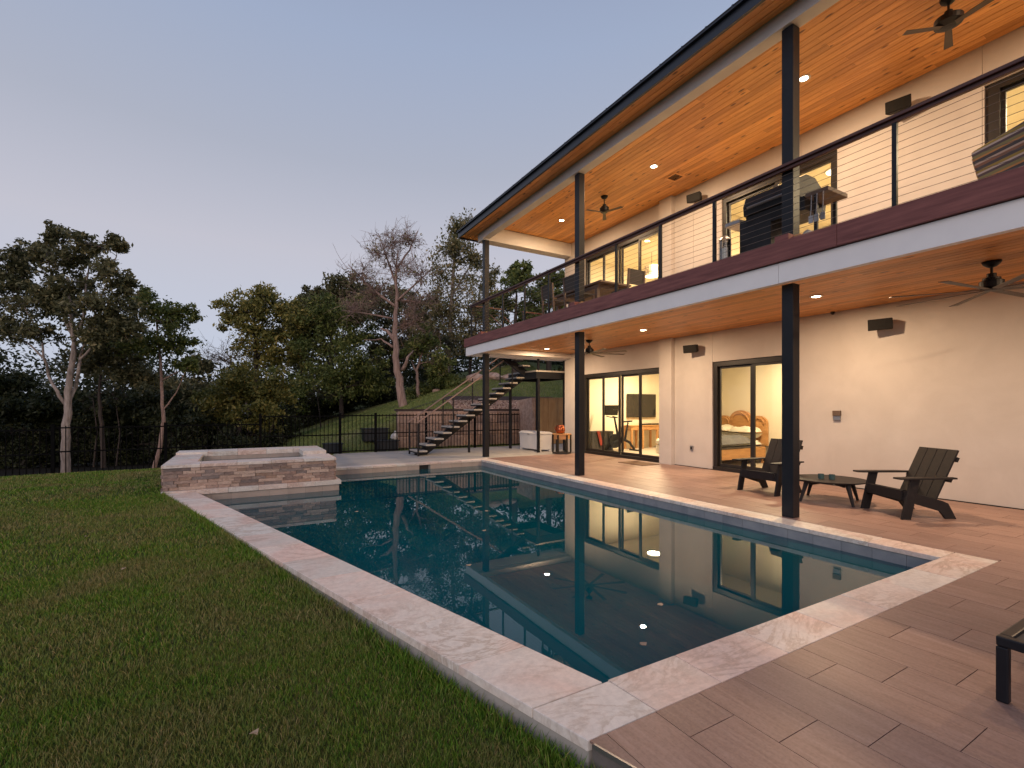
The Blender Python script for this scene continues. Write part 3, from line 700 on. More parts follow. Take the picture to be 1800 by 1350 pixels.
# sliding doors
def door(y0, y1, z0, z1, nlv, fw=0.075, head=0.11, name='sliding_door', tr=0.0):
    d = node_part(name, house, (WX+0.05-11.0, (y0+y1)/2-3.0, z0))
    P = lambda b, nm, m: b.build(nm, m, d, world=True)
    X0, X1 = WX+0.035, WX+0.165
    P(box(X0,y0+0.001,z1-head,X1,y1-0.001,z1-0.001), 'frame', m_frame); P(box(X0-0.02,y0+0.001,z0+0.001,X1,y1-0.001,z0+0.075), 'frame', m_frame)
    P(box(X0,y0+0.001,z0+0.076,X1,y0+fw,z1-head-0.001), 'frame', m_frame); P(box(X0,y1-fw,z0+0.076,X1,y1-0.001,z1-head-0.001), 'frame', m_frame)
    L = (y1-y0-2*fw)/nlv
    for k in range(nlv):
        a = y0+fw+k*L; b = a+L; xx = WX+0.05+(k % 2)*0.05
        s = 0.045
        q = MB()
        q.box(xx,a+0.001,z0+0.077,xx+0.042,a+s+(0.02 if k else 0),z1-head-0.002); q.box(xx,b-s-(0.02 if k < nlv-1 else 0),z0+0.077,xx+0.042,b-0.001,z1-head-0.002)
        q.box(xx+0.001,a+s,z0+0.077,xx+0.041,b-s,z0+0.155); q.box(xx+0.001,a+s,z1-head-0.055,xx+0.041,b-s,z1-head-0.002)
        P(q, 'sash', m_frame)
        gq = MB(); gq.add([(xx+0.02,a+s,z0+0.15),(xx+0.02,b-s,z0+0.15),(xx+0.02,b-s,z1-head-0.05),(xx+0.02,a+s,z1-head-0.05)], [(3,2,1,0)])
        P(gq, 'pane', m_glass)
    return d
door(*LO[0], 4); door(*LO[1], 2, fw=0.10); door(*UP[0], 4); door(*UP[1], 2, fw=0.09); door(*UP[2], 2, fw=0.16)

# ---- ceilings: cedar planks, each its own piece, sharing a few meshes
PW = 0.128
def plank_mesh(L, w=PW-0.003):
    return MB().box(-w/2,-L/2,0,w/2,L/2,0.02).mesh('plank', m_cedar)
PLM = {}
def planks(cname, x0, x1, y0, y1, z, w=PW):
    c = node_part(cname, house, ((x0+x1)/2-11.0, (y0+y1)/2-3.0, z)); n = int(round((x1-x0)/w)); ww = (x1-x0)/n
    for i in range(n):
        y = y0; first = True
        while y < y1-0.02:
            L = random.choice([2.4,3.0,3.6,4.2,4.8]) if not first else random.choice([1.2,2.4,3.6,4.8])
            first = False
            L = min(L, y1-y)
            if y1-(y+L) < 0.5: L = y1-y
            L = round(L, 2); key = (L, round(ww, 4))
            if L < 0.05: break
            if key not in PLM: PLM[key] = plank_mesh(L-0.003, ww-0.009)
            inst('plank', PLM[key], c, (x0+(i+0.5)*ww-(x0+x1)/2, y+L/2-(y0+y1)/2, random.uniform(0, 0.0015)))
            y += L
    return c
planks('porch_ceiling', 6.06, WX-0.002, HY0, 12.50, CZ)
part(box(6.06,HY0,CZ+0.022,WX,13.3,CZ+0.05), 'porch_ceiling_backing', m_dark)
planks('balcony_ceiling', 6.36, WX-0.002, HY0, 12.50, UZ)
planks('eave_soffit', 5.78, 6.145, HY0, 13.30, 6.60)
part(box(5.74,HY0,UZ+0.03,WX+TH,13.32,UZ+0.06), 'ceiling_backing', m_dark)
part(box(5.79,HY0,6.625,6.10,13.30,6.65), 'soffit_backing', m_dark)
planks('end_soffit', 6.15, 10.0, 12.86, 13.30, 6.60)

# ---- beams
part(box(6.15,HY0,6.40,6.355,12.50,6.775), 'front_beam', m_beam, bevel=0.004)
part(box(6.15,12.502,6.36,WX+0.3,12.855,6.775), 'end_beam', m_beam, bevel=0.004)
part(box(6.06,12.502,3.045,WX,12.70,3.199), 'porch_end_beam', m_beam, bevel=0.004)
# ---- balcony edge
EX = 5.98; DE = 13.35
for a, b in ((HY0,-1.3),(-1.3,3.61),(3.61,8.1),(8.1,DE)):
    part(box(EX,a+0.003,3.02,EX+0.06,b-0.003,3.275), 'fascia_board', m_fascia)
part(box(EX+0.0605,12.71,3.022,9.5,DE,3.05), 'balcony_underside', m_fascia)
part(box(EX+0.061,DE-0.06,3.051,9.5,DE,3.275), 'fascia_board', m_fascia)
part(box(EX+0.061,HY0,3.025,EX+0.11,12.50,3.06), 'fascia_return', m_fascia)
for a, b in ((HY0,-2.0),(-2.0,2.9),(2.9,7.6),(7.6,DE+0.03)):
    part(box(EX-0.05,a+0.002,3.285,EX+0.14,b-0.002,3.535), 'edge_board', m_redwood, bevel=0.004)
part(box(EX+0.141,DE-0.14,3.285,9.5,DE+0.03,3.533), 'edge_board', m_redwood, bevel=0.004)
part(box(EX+0.142,HY0,3.255,WX-0.001,DE-0.142,3.50), 'balcony_floor', m_bfloor)
# ---- posts
for y in (3.55, 8.03, 12.50, -0.93, -5.4):
    for z0, z1 in ((0.0,3.044 if y < 12 else 3.02),(3.536,6.399 if y < 12 else 6.358)):
        p = part(box(6.20,y,z0,6.352,y+0.15,z1), 'post', m_black, bevel=0.006)
    part(box(6.07,y-0.015,3.5355,6.199,y+0.165,3.66), 'post_base_block', m_redwood, bevel=0.003)
    part(box(6.20,y-0.10,3.5356,6.34,y-0.001,3.655), 'post_base_block', m_block, bevel=0.003)
# ---- railing
RX = 6.13; RZ0 = 3.536; RZ1 = 4.57
rail = node_part('balcony_railing', house, (RX-11.0, 5-3.0, RZ0))
RP = lambda b, nm, m, **k: b.build(nm, m, rail, world=True, **k)
RP(MB().box(RX-0.055,HY0,RZ1-0.035,RX+0.065,DE-0.02,RZ1).box(RX-0.022,HY0,RZ1-0.075,RX+0.022,DE-0.03,RZ1-0.036), 'handrail', m_rail, bevel=0.003)
for y in (13.25,11.24,10.12,9.04,6.80,5.72,4.67,2.42,1.30,0.20,-2.0,-3.1):
    RP(box(RX-0.02,y-0.022,RZ0,RX+0.02,y+0.022,RZ1-0.076), 'rail_post', m_black)
for k in range(11):
    z = RZ0+0.075+k*0.083; RP(MB().tube([(RX,HY0,z),(RX,13.24,z)], 0.0028, 5), 'cable', m_cable)
RP(MB().box(RX+0.08,DE-0.12,RZ1-0.035,7.25,DE-0.02,RZ1), 'end_handrail', m_rail); RP(MB().box(7.95,DE-0.12,RZ1-0.035,9.45,DE-0.02,RZ1), 'end_handrail', m_rail)
for x in (7.22,7.98,8.7,9.42): RP(box(x-0.02,DE-0.09,RZ0,x+0.02,DE-0.05,RZ1-0.036), 'rail_post', m_black)
for x0, x1 in ((RX+0.03,7.20),(8.0,9.40)):
    for k in range(11):
        z = RZ0+0.075+k*0.083; RP(MB().tube([(x0,DE-0.07,z),(x1,DE-0.07,z)], 0.0028, 5), 'cable', m_cable)
# ---- roof
roof = node_part('roof', house, (-4.0, 2.0, 6.9))
QP = lambda b, nm, m, **k: b.build(nm, m, roof, world=True, **k)
ZT = lambda x: 6.76+(x-5.70)*0.16
sh_ = MB(); sh_.extr([(5.70,6.745),(14.6,ZT(14.6)-0.015),(14.6,ZT(14.6)),(5.70,6.76)], lambda p: (p[0],HY0,p[1]), lambda p: (p[0],13.36,p[1])); QP(sh_, 'roof_sheet', m_roof)
QP(box(5.72,HY0,6.575,5.765,13.34,6.742), 'eave_fascia', m_roof); 
QP(MB().extr([(5.766,6.56),(10.2,6.56),(10.2,ZT(10.2)-0.02),(5.766,6.742)], lambda p: (p[0],13.302,p[1]), lambda p: (p[0],13.34,p[1])), 'gable_fascia', m_roof)
QP(box(5.67,HY0,6.725,5.719,13.35,6.744), 'drip_edge', m_roof)
y = 13.30
while y > HY0:
    QP(MB().extr([(5.685,ZT(5.685)+0.001),(14.6,ZT(14.6)+0.001),(14.6,ZT(14.6)+0.04),(5.685,ZT(5.685)+0.04)], lambda p: (p[0],y-0.012,p[1]), lambda p: (p[0],y+0.012,p[1])), 'standing_seam', m_roof); y -= 0.42

# ---- recessed downlights (lit)
def downlight(x, y, z, e, lab):
    t = thing('recessed_downlight', lab, 'light', (x, y, z-0.012), 0, 'recessed downlights in the cedar ceilings')
    MB().lathe([(0.062,0.0),(0.095,0.0),(0.095,0.012),(0.062,0.012)], n=20, closed=True).build('trim_ring', m_trim, t)
    MB().lathe([(0.001,0.004),(0.0615,0.004),(0.0615,0.008),(0.001,0.008)], n=20).build('lens', m_lampE, t)
    ld = bpy.data.lights.new('downlight_lamp', 'AREA'); ld.shape = 'DISK'; ld.size = 0.12; ld.energy = e; ld.color = WARM
    lo = bpy.data.objects.new('downlight_lamp', ld); col.objects.link(lo); lo.parent = t; lo.location = (0,0,-0.004)
for y, lab in ((11.80,'lit porch downlight nearest the outdoor stairs'),(7.90,'lit porch downlight between the two sliding doors'),(4.17,'lit porch downlight over the two charcoal chairs'),(0.35,'lit porch downlight past the right edge of the view')):
    downlight(7.92, y, CZ, 92, lab)
for y, lab in ((11.08,'lit balcony ceiling downlight at the far end of the roof'),(7.60,'lit balcony ceiling downlight beside the square vent'),(4.37,'lit balcony ceiling downlight right of the near post'),(1.0,'lit balcony ceiling downlight past the right edge of the view')):
    downlight(7.94, y, UZ, 105, lab)
# ---- room lamps (seen through the glass)
def room_lamp(x, y, z, e, lab, r=0.20):
    t = thing('ceiling_lamp', lab, 'lamp', (x, y, z-0.05), 0, 'round ceiling lamps inside the rooms')
    MB().lathe([(r+0.02,0.03),(r+0.02,0.049),(0.01,0.049)], n=24).build('lamp_base', m_trim, t)
    MB().lathe([(0.01,0.0),(r*0.8,0.002),(r,0.016),(r,0.029),(0.01,0.0295)], n=24).build('diffuser', m_roomE, t, smooth=True)
    ld = bpy.data.lights.new('room_lamp', 'AREA'); ld.shape = 'DISK'; ld.size = 2*r; ld.energy = e; ld.color = (1.0,0.76,0.46)
    lo = bpy.data.objects.new('room_lamp', ld); col.objects.link(lo); lo.parent = t; lo.location = (0,0,-0.02)
room_lamp(11.5, 11.0, 2.949, 230, 'lit round ceiling lamp in the exercise room')
room_lamp(10.7, 6.4, 2.949, 130, 'lit round ceiling lamp over the bed')
room_lamp(11.6, 10.2, 6.449, 260, 'lit round ceiling lamp in the upstairs dining room')
room_lamp(10.9, 5.35, 6.449, 200, 'lit round ceiling lamp behind the grill door', 0.17)
room_lamp(11.2, 1.4, 6.449, 200, 'lit round ceiling lamp behind the striped chair')
# ---- hillside bank behind, retaining wall
rw = thing('retaining_wall', 'pink limestone block retaining wall behind the black fence', 'wall', (7.4, 17.0, 0))
for r_ in range(3):
    x = 4.9+(0.0 if r_ % 2 else -0.0); z0 = -0.05+r_*0.455; first = True
    while x < 9.95:
        ln = random.uniform(0.45,0.85); x2 = min(x+ln, 9.95)
        if 9.95-x2 < 0.25: x2 = 9.95
        d = random.uniform(0, 0.04); o = MB().box(-(x2-x)/2+0.004,-0.11-d,0.004,(x2-x)/2-0.004,0.12,0.451).build('block', m_lime, rw, bevel=0.02); o.location = ((x+x2)/2-7.4, 0, z0)
        x = x2
MB().box(4.85-7.4,-0.10,1.318,9.97-7.4,0.14,1.40).build('cap_edging', m_mulch, rw)
# wing wall & plywood next to the house
cw = tag(MB().extr([(15.9,0),(17.1,0),(17.1,1.75),(15.9,1.85)], lambda p: (9.98,p[0],p[1]), lambda p: (10.12,p[0],p[1])).build('wing_wall', m_lime), 'short pinkish wing wall between the fence and the plywood', 'wall')
pw = thing('plywood_hoarding', 'knotty plywood sheets standing beside the house corner', 'panel', (11.0, 15.9, 0))
for k, (a, b) in enumerate(((10.13,10.72),(10.73,11.9))): MB().box(a-11,-0.01,0.0,b-11,0.01,1.86).build('sheet', m_plywood, pw)
# gravel and mulch bank
def bank(_x0, _x1, _y0, _y1, up, m, name, label):
    X_, Y_ = np.meshgrid(np.linspace(_x0,_x1,40), np.linspace(_y0,_y1,14)); o = grid(name, X_, Y_, lambda x, y: hill_z(x, y)+up, m)
    return o
bank(7.4, 13.0, 17.12, 18.5, 0.02, m_grav, 'gravel_bank', ''); bank(4.95, 13.0, 18.5, 18.95, 0.03, m_mulch, 'mulch_bed', ''); bank(4.95,7.4,17.12,17.45,0.025,m_mulch,'mulch_bed','')
st = []; sf = []; k = 0
for i in range(2600):
    x = random.uniform(7.4, 12.9); y = random.uniform(17.14, 18.48); r_ = random.uniform(0.02,0.055); z = float(hill_z(x,y))+0.02
    c = np.array([x,y,z]); P6 = np.array([[1,0,0],[-1,0,0],[0,1,0],[0,-1,0],[0,0,1],[0,0,-0.5]])*r_*np.random.default_rng(i).uniform(0.6,1.2,(6,1))+c
    st.append(P6); sf.append(np.array([[0,2,4],[2,1,4],[1,3,4],[3,0,4],[2,0,5],[1,2,5],[3,1,5],[0,3,5]])+k); k += 6
m_stone = leaf_mat('gravel_stone', [(0,(0.16,0.09,0.075)),(0.5,(0.36,0.24,0.20)),(1,(0.62,0.50,0.45))], 0.9, 0)
gs = np_obj('gravel', np.concatenate(st), np.concatenate(sf), m_stone, 3, kind='stuff'); tag(gs, 'loose pink gravel on the bank above the retaining wall', 'gravel')

# ================================================================ ceiling fans, speakers, small wall things
m_fanb = noisy('fan_blade_dark', (0.045,0.030,0.020), (0.075,0.050,0.034), 5, 0.5, bs=0)
m_fanw = noisy('fan_blade_wood', (0.30,0.135,0.045), (0.42,0.20,0.07), 4, 0.5, bs=0)
def fan(x, y, z, lab, drop, rad, rot, motor_r=0.115, nb=8, light=False):
    t = thing('ceiling_fan', lab, 'fan', (x, y, z), rot, 'ceiling fans')
    MB().lathe([(0.015,-0.075),(0.05,-0.06),(0.08,-0.03),(0.092,0.0)], n=20).build('canopy', m_black, t, smooth=True)
    MB().lathe([(0.014,-drop+0.05),(0.014,-0.07)], n=10).build('downrod', m_black, t)
    MB().lathe([(0.03,-drop-0.155),(0.075,-drop-0.15),(motor_r,-drop-0.11),(motor_r,-drop-0.04),(0.085,-drop-0.025),(0.085,-drop+0.0),(0.045,-drop+0.01),(0.045,-drop+0.055),(0.015,-drop+0.06)], n=24).build('motor', m_black, t)
    for k in range(nb):
        a = 2*math.pi*k/nb; b = MB(); pitch = -0.10; r0 = 0.06; zb = -drop-0.145
        w0, w1 = 0.034, 0.050
        c, s = math.cos(pitch), math.sin(pitch)
        b.add([(r0,-w0*c,zb-w0*s),(r0,w0*c,zb+w0*s),(rad,w1*c,zb+w1*s),(rad,-w1*c,zb-w1*s),(r0,-w0*c,zb-w0*s+0.006),(r0,w0*c,zb+w0*s+0.006),(rad,w1*c,zb+w1*s+0.006),(rad,-w1*c,zb-w1*s+0.006)],
              [(3,2,1,0),(4,5,6,7),(0,1,5,4),(1,2,6,5),(2,3,7,6),(3,0,4,7)])
        o = b.build('blade', m_fanb, t); o.rotation_euler = (0,0,a)
    return t
fan(7.91, 2.14, CZ, 'black eight blade fan under the porch near the right edge', 0.20, 1.00, R(37.5))
fan(7.90, 9.80, CZ, 'black eight blade fan under the porch beside the middle post', 0.20, 1.00, R(28.7))
fan(7.99, 9.31, UZ, 'black fan on the balcony ceiling above the dining table', 0.26, 0.50, R(49), 0.12, 3)
fan(8.05, 2.59, UZ, 'black fan on the balcony ceiling at the top right', 0.22, 0.50, R(18), 0.15, 3)
m_spk = noisy('speaker_black', (0.008,0.007,0.007), (0.012,0.011,0.010), 30, 0.6, bs=0.05, spec=0.2)
def speaker(y, z, lab):
    t = thing('wall_speaker', lab, 'speaker', (WX-0.001, y, z), 0, 'black outdoor wall speakers')
    o = MB().extr([(-0.17,-0.095),(0.17,-0.095),(0.17,0.095),(-0.17,0.095)], lambda p: (-0.30+abs(p[0])*0.06, p[0], p[1]), lambda p: (-0.11, p[0]*0.78, p[1]*0.86)).build('cabinet', m_spk, t, bevel=0.012)
    o.rotation_euler = (0, R(-10), R(14))
    MB().box(-0.012,-0.035,-0.05,0,0.035,0.05).box(-0.14,-0.02,-0.02,-0.011,0.02,0.02).build('bracket', m_spk, t)
speaker(3.93, 2.87, 'black speaker low on the porch wall above the charcoal chairs')
speaker(7.80, 2.88, 'black speaker on the porch wall between the sliding doors')
speaker(7.70, 6.44, 'black speaker high on the balcony wall beside the pilaster')
speaker(3.68, 6.40, 'black speaker high on the balcony wall right of the near post')
t = thing('ceiling_vent', 'square dark vent in the balcony cedar ceiling', 'vent', (8.74, 7.72, UZ-0.001))
MB().box(-0.17,-0.17,-0.012,0.17,-0.125,0).box(-0.17,0.125,-0.012,0.17,0.17,0).box(-0.17,-0.1245,-0.012,-0.125,0.1245,0).box(0.125,-0.1245,-0.012,0.17,0.1245,0).build('frame', m_cedar, t)
for k in range(6): MB().box(-0.124,-0.11+k*0.04,-0.010,0.124,-0.095+k*0.04,-0.002).build('slat', m_dark, t)
t = thing('wall_box', 'small grey cover box on the plain porch wall', 'box', (WX-0.001, 4.645, 1.2))
MB().box(-0.05,-0.065,0.085,0,0.065,0.18).build('cover', m_teak, t, bevel=0.004); MB().box(-0.035,-0.06,0.0,0,0.06,0.083).build('body', m_grey_st, t, bevel=0.004)
t = thing('power_outlet', 'grey covered outlet low on the porch wall', 'outlet', (WX-0.001, 7.89, 0.40))
MB().box(-0.03,-0.04,0,0,0.04,0.115).build('cover', m_grey_st, t, bevel=0.004); MB().box(-0.036,-0.022,0.03,-0.0301,0.022,0.085).build('flap', m_dark, t)
dm = tag(box(8.62,8.62,0.001,9.20,9.50,0.014).build('door_mat', m_mat), 'brown doormat in front of the four panel sliding door', 'mat')
cam_ = thing('security_camera', 'tiny camera dome where the porch wall meets the ceiling', 'camera', (WX-0.06, 4.7, CZ-0.001)); MB().lathe([(0.012,-0.05),(0.03,-0.035),(0.035,0.0)], n=12).build('dome', m_black, cam_)

# ================================================================ porch furniture
def adirondack(loc, rz, lab):
    t = thing('lounge_chair', lab, 'chair', loc, rz, 'charcoal slat lounge chairs')
    H = 0.355
    side = [(0.0,0.0),(0.115,0.0),(0.235,0.515),(0.115,0.515)]          # front leg (x,z)
    railp = [(0.07,0.36),(0.055,0.235),(0.40,0.135),(0.52,0.10),(0.60,0.0),(0.735,0.0),(0.63,0.20),(0.55,0.235)]
    for s in (-1, 1):
        MB().extr(side, lambda p: (p[0], s*0.345-0.016, p[1]), lambda p: (p[0], s*0.345+0.016, p[1])).build('front_leg', m_char, t, bevel=0.003)
        MB().extr(railp, lambda p: (p[0], s*0.311-0.016, p[1]), lambda p: (p[0], s*0.311+0.016, p[1])).build('rear_leg', m_char, t, bevel=0.003)
        MB().prism([(-0.07,s*0.355-0.055),(0.0,s*0.355-0.072),(0.50,s*0.345-0.06),(0.70,s*0.335-0.045),(0.70,s*0.335+0.03),(0.50,s*0.355+0.062),(0.0,s*0.355+0.072),(-0.07,s*0.355+0.055)], 0.516, 0.538).build('arm', m_char, t, bevel=0.004)
    MB().box(0.047,-0.294,0.235,0.068,0.294,0.365).build('apron', m_char, t, bevel=0.003)
    for k in range(4):
        x0 = 0.07+k*0.108; z = 0.352-k*0.031
        o = MB().box(0,-0.294,0,0.102,0.294,0.022).build('seat_slat', m_char, t, bevel=0.003); o.location = (x0,0,z); o.rotation_euler = (0,R(16),0)
    for k in range(4):
        y0 = -0.288+k*0.1455
        o = MB().box(-0.012,y0,0,0.012,y0+0.1395,0.77).build('back_slat', m_char, t, bevel=0.003); o.location = (0.475,0,0.18); o.rotation_euler = (0,R(25),0)
    o = MB().box(0.013,-0.33,0.34,0.05,0.33,0.40).box(0.013,-0.30,0.62,0.045,0.30,0.68).build('back_brace', m_char, t); o.location = (0.475,0,0.18); o.rotation_euler = (0,R(25),0)
    return t
adirondack((7.50,3.13,0), R(-29), 'charcoal slat lounge chair standing alone right of the post')
adirondack((7.50,4.92,0), R(-4), 'charcoal slat lounge chair half hidden behind the near post')
ct = thing('coffee_table', 'low round charcoal table between the two slat chairs', 'table', (7.86, 3.95, 0), R(20))
MB().lathe([(0.01,0.318),(0.47,0.318),(0.495,0.328),(0.50,0.342),(0.01,0.343)], n=48).build('table_top', m_char, ct)
for k in range(4):
    a = R(45+90*k); ca, sa = math.cos(a), math.sin(a)
    MB().tube([(ca*0.36,sa*0.36,0.318),(ca*0.47,sa*0.47,0.0)], [0.035,0.018], 8).build('leg', m_char, ct)
MB().extr([(-0.36,0.317),(0.36,0.317),(0.30,0.25),(0,0.285),(-0.30,0.25)], lambda p: (p[0]*0.707+0.01,p[0]*0.707-0.01,p[1]), lambda p: (p[0]*0.707-0.01,p[0]*0.707+0.01,p[1])).extr([(-0.36,0.3165),(0.36,0.3165),(0.30,0.25),(0,0.285),(-0.30,0.25)], lambda p: (p[0]*0.707+0.01,-p[0]*0.707+0.01,p[1]), lambda p: (p[0]*0.707-0.01,-p[0]*0.707-0.01,p[1])).build('rail', m_char, ct)
m_teal = noisy('teal_glass', (0.05,0.10,0.10), (0.09,0.15,0.14), 8, 0.25, bs=0)
for k, (x, y, lab) in enumerate(((7.73,4.00,'small teal tumbler on the round table, the left one'),(7.80,3.88,'small teal tumbler on the round table, the right one'))):
    o = MB().lathe([(0.032,0.0),(0.040,0.0),(0.042,0.075),(0.036,0.075),(0.034,0.012),(0.002,0.012)], n=18).build('tumbler', m_teal); o.location = (x,y,0.344); tag(o, lab, 'tumbler', 'tumblers on the round table')
ch = thing('chaise_lounge', 'black framed sling chaise cut by the right edge of the photo', 'chaise', (3.19, 0.85, 0))
for x, y in ((0,-0.045),(0,-0.70),(1.75,-0.045),(1.75,-0.70)): MB().box(x,y,0,x+0.045,y+0.045,0.268).build('leg', m_black, ch, bevel=0.006)
MB().box(0,-0.70,0.2685,0.045,0.0,0.318).box(0.0455,-0.05,0.2685,1.9,0.0,0.3175).box(0.0455,-0.70,0.2685,1.9,-0.65,0.3175).build('frame', m_black, ch, bevel=0.008)
MB().box(0.046,-0.649,0.296,1.25,-0.051,0.304).build('sling', m_sling, ch)
MB().extr([(1.2,0.305),(1.9,0.62),(1.9,0.628),(1.2,0.313)], lambda p: (p[0],-0.649,p[1]), lambda p: (p[0],-0.051,p[1])).build('backrest', m_sling, ch)

# deck box, hexagonal table with copper pot
db = thing('deck_box', 'white plastic deck box beside the outdoor stairs', 'storage box', (8.75, 13.75, 0))
MB().extr([(-0.24,0.05),(0.24,0.05),(0.27,0.56),(-0.27,0.56)], lambda p: (p[0],-0.62,p[1]), lambda p: (p[0],0.62,p[1])).build('body', m_white_pl, db, bevel=0.02)
MB().extr([(-0.285,0.562),(0.285,0.562),(0.285,0.60),(0.18,0.645),(-0.18,0.645),(-0.285,0.60)], lambda p: (p[0],-0.64,p[1]), lambda p: (p[0],0.64,p[1])).build('lid', m_white_pl, db, bevel=0.01)
for x in (-0.2,0.2):
    for y in (-0.58,0.58): MB().box(x-0.04,y-0.04,0,x+0.04,y+0.04,0.051).build('foot', m_white_pl, db)
MB().box(-0.292,-0.06,0.54,-0.275,0.06,0.565).build('latch', m_grey_st, db)
ht = thing('hexagonal_table', 'open sided wooden hexagonal table under the copper pot', 'table', (8.78, 12.25, 0))
hexp = [(0.30*math.cos(R(60*k+30)),0.30*math.sin(R(60*k+30))) for k in range(6)]
MB().prism(hexp, 0.60, 0.63).build('table_top', m_pine, ht); MB().prism([(x*0.98,y*0.98) for x,y in hexp], 0.0, 0.05).build('plinth', m_frame, ht)
for x, y in hexp: MB().box(x*0.93-0.02,y*0.93-0.02,0.051,x*0.93+0.02,y*0.93+0.02,0.599).build('leg', m_frame, ht)
for k in range(6):
    a, b = Vector((*hexp[k],0))*0.9, Vector((*hexp[(k+1)%6],0))*0.9
    MB().extr([(0.12,0.46),(0.88,0.46),(0.88,0.599),(0.12,0.599)], lambda p: tuple((a+(b-a)*p[0]).to_2d())+(p[1],), lambda p: tuple(((a+(b-a)*p[0])*0.94).to_2d())+(p[1],)).build('apron', m_pine, ht)
pot = thing('copper_pot', 'round copper pot on the hexagonal table', 'pot', (8.72, 12.25, 0.631))
MB().lathe([(0.07,0.0),(0.12,0.02),(0.155,0.08),(0.16,0.14),(0.14,0.21),(0.115,0.245),(0.135,0.27),(0.125,0.27),(0.10,0.245)], n=28).build('body', m_copper, pot, smooth=True)
MB().tube([(-0.14,0,0.2),(-0.20,0,0.22),(-0.21,0,0.16),(-0.155,0,0.12)], 0.011, 7).build('handle', m_copper, pot)
# planter boxes beyond the fence
m_plnt = noisy('navy_plastic', (0.010,0.014,0.020), (0.018,0.023,0.030), 8, 0.5, bs=0)
for k, (x, y, sx, sy, h, lab) in enumerate(((4.05,16.75,0.85,0.4,0.42,'dark planter box on the grass beyond the fence, the back one'),(4.30,16.15,0.75,0.4,0.34,'dark planter box on the grass just behind the fence'),(2.55,16.05,0.55,0.4,0.30,'dark planter box peeking out behind the spa'))):
    z = float(hill_z(x,y)); t = thing('planter_box', lab, 'planter', (x,y,z), 0, 'dark planter boxes beyond the fence')
    MB().extr([(-sx/2*0.94,0),(sx/2*0.94,0),(sx/2,h),(-sx/2,h)], lambda p: (p[0],-sy/2,p[1]), lambda p: (p[0],sy/2,p[1])).build('tub', m_plnt, t, bevel=0.01)
    MB().box(-sx/2-0.02,-sy/2-0.02,h+0.0005,sx/2+0.02,sy/2+0.02,h+0.03).build('rim', m_plnt, t)
bag = MB().lathe([(0.06,0),(0.11,0.03),(0.12,0.12),(0.07,0.22),(0.03,0.28),(0.05,0.31),(0.01,0.30)], n=9).build('bag', m_white_pl); bag.location = (4.55,16.22,float(hill_z(4.3,16.15))+0.371); bag.rotation_euler = (0.1,0.25,0.4)
tag(bag, 'crumpled white bag on the dark planter behind the fence', 'bag')

# ================================================================ balcony things
gr = thing('grill', 'large black gas grill on the balcony behind the near post', 'grill', (6.98, 4.05, 3.501))
MB().box(-0.26,0.12,0.06,0.26,0.62,0.80).build('cabinet', m_grill, gr, bevel=0.006)
MB().box(-0.25,-0.54,0.05,0.25,0.119,0.12).build('bottom_shelf', m_grill, gr)
for x in (-0.24,0.24): MB().box(x-0.02,-0.52,0.121,x+0.02,-0.48,0.799).build('leg', m_grill, gr)
MB().extr([(-0.28,0.78),(0.28,0.78),(0.25,0.60),(-0.25,0.60)], lambda p: (p[0],-0.36,p[1]+0.05), lambda p: (p[0],0.50,p[1]+0.05)).build('firebox', m_grill, gr)
lidp = [(-0.31,0.84),(-0.33,0.98),(-0.27,1.12),(-0.10,1.20),(0.12,1.20),(0.28,1.10),(0.31,0.84)]
lid = MB().extr(lidp, lambda p: (p[0],-0.30,p[1]), lambda p: (p[0],0.52,p[1])).build('lid', m_grill, gr, bevel=0.012)
MB().tube([(-0.37,-0.22,0.93),(-0.37,0.42,0.93)], 0.014, 8).build('lid_handle', m_grey_st, gr)
MB().box(-0.26,0.625,0.80,0.24,1.0-0.12,0.86).build('side_shelf', m_grey_st, gr, bevel=0.008); MB().box(-0.26,-0.66,0.80,0.24,-0.365,0.86).build('side_shelf', m_teak, gr, bevel=0.008)
for k, y in enumerate((-0.46,-0.53,-0.61)):
    u = MB().tube([(-0.275,y,0.80),(-0.285,y,0.62),(-0.285,y+0.01,0.52)], [0.009,0.007,0.007], 6); u.box(-0.295,y-0.03,0.42,-0.285,y+0.03,0.52); u.build('hanging_utensil', m_grey_st, gr)
MB().lathe([(0.10,0.13),(0.125,0.16),(0.125,0.36),(0.06,0.42),(0.03,0.45)], c=(0.02,-0.25,0), n=16).build('gas_bottle', m_white_pl, gr)
lt = thing('glass_lantern', 'tall glass cylinder lantern on the balcony left of the grill', 'lantern', (6.52, 4.78, 3.501))
MB().lathe([(0.075,0.06),(0.078,0.06),(0.078,0.52),(0.075,0.52)], n=20, closed=True).build('glass', m_glass, lt); MB().lathe([(0.095,0.0),(0.095,0.055),(0.01,0.0551)], n=20).build('base', m_grey_st, lt)
MB().lathe([(0.045,0.056),(0.045,0.40),(0.01,0.41)], n=16).build('candle', m_white_pl, lt); MB().lathe([(0.09,0.525),(0.06,0.56),(0.02,0.59)], n=16).build('cap', m_grey_st, lt)
for a in range(4): MB().tube([(0.086*math.cos(R(45+90*a)),0.086*math.sin(R(45+90*a)),0.056),(0.086*math.cos(R(45+90*a)),0.086*math.sin(R(45+90*a)),0.53)], 0.004, 5).build('bar', m_grey_st, lt)
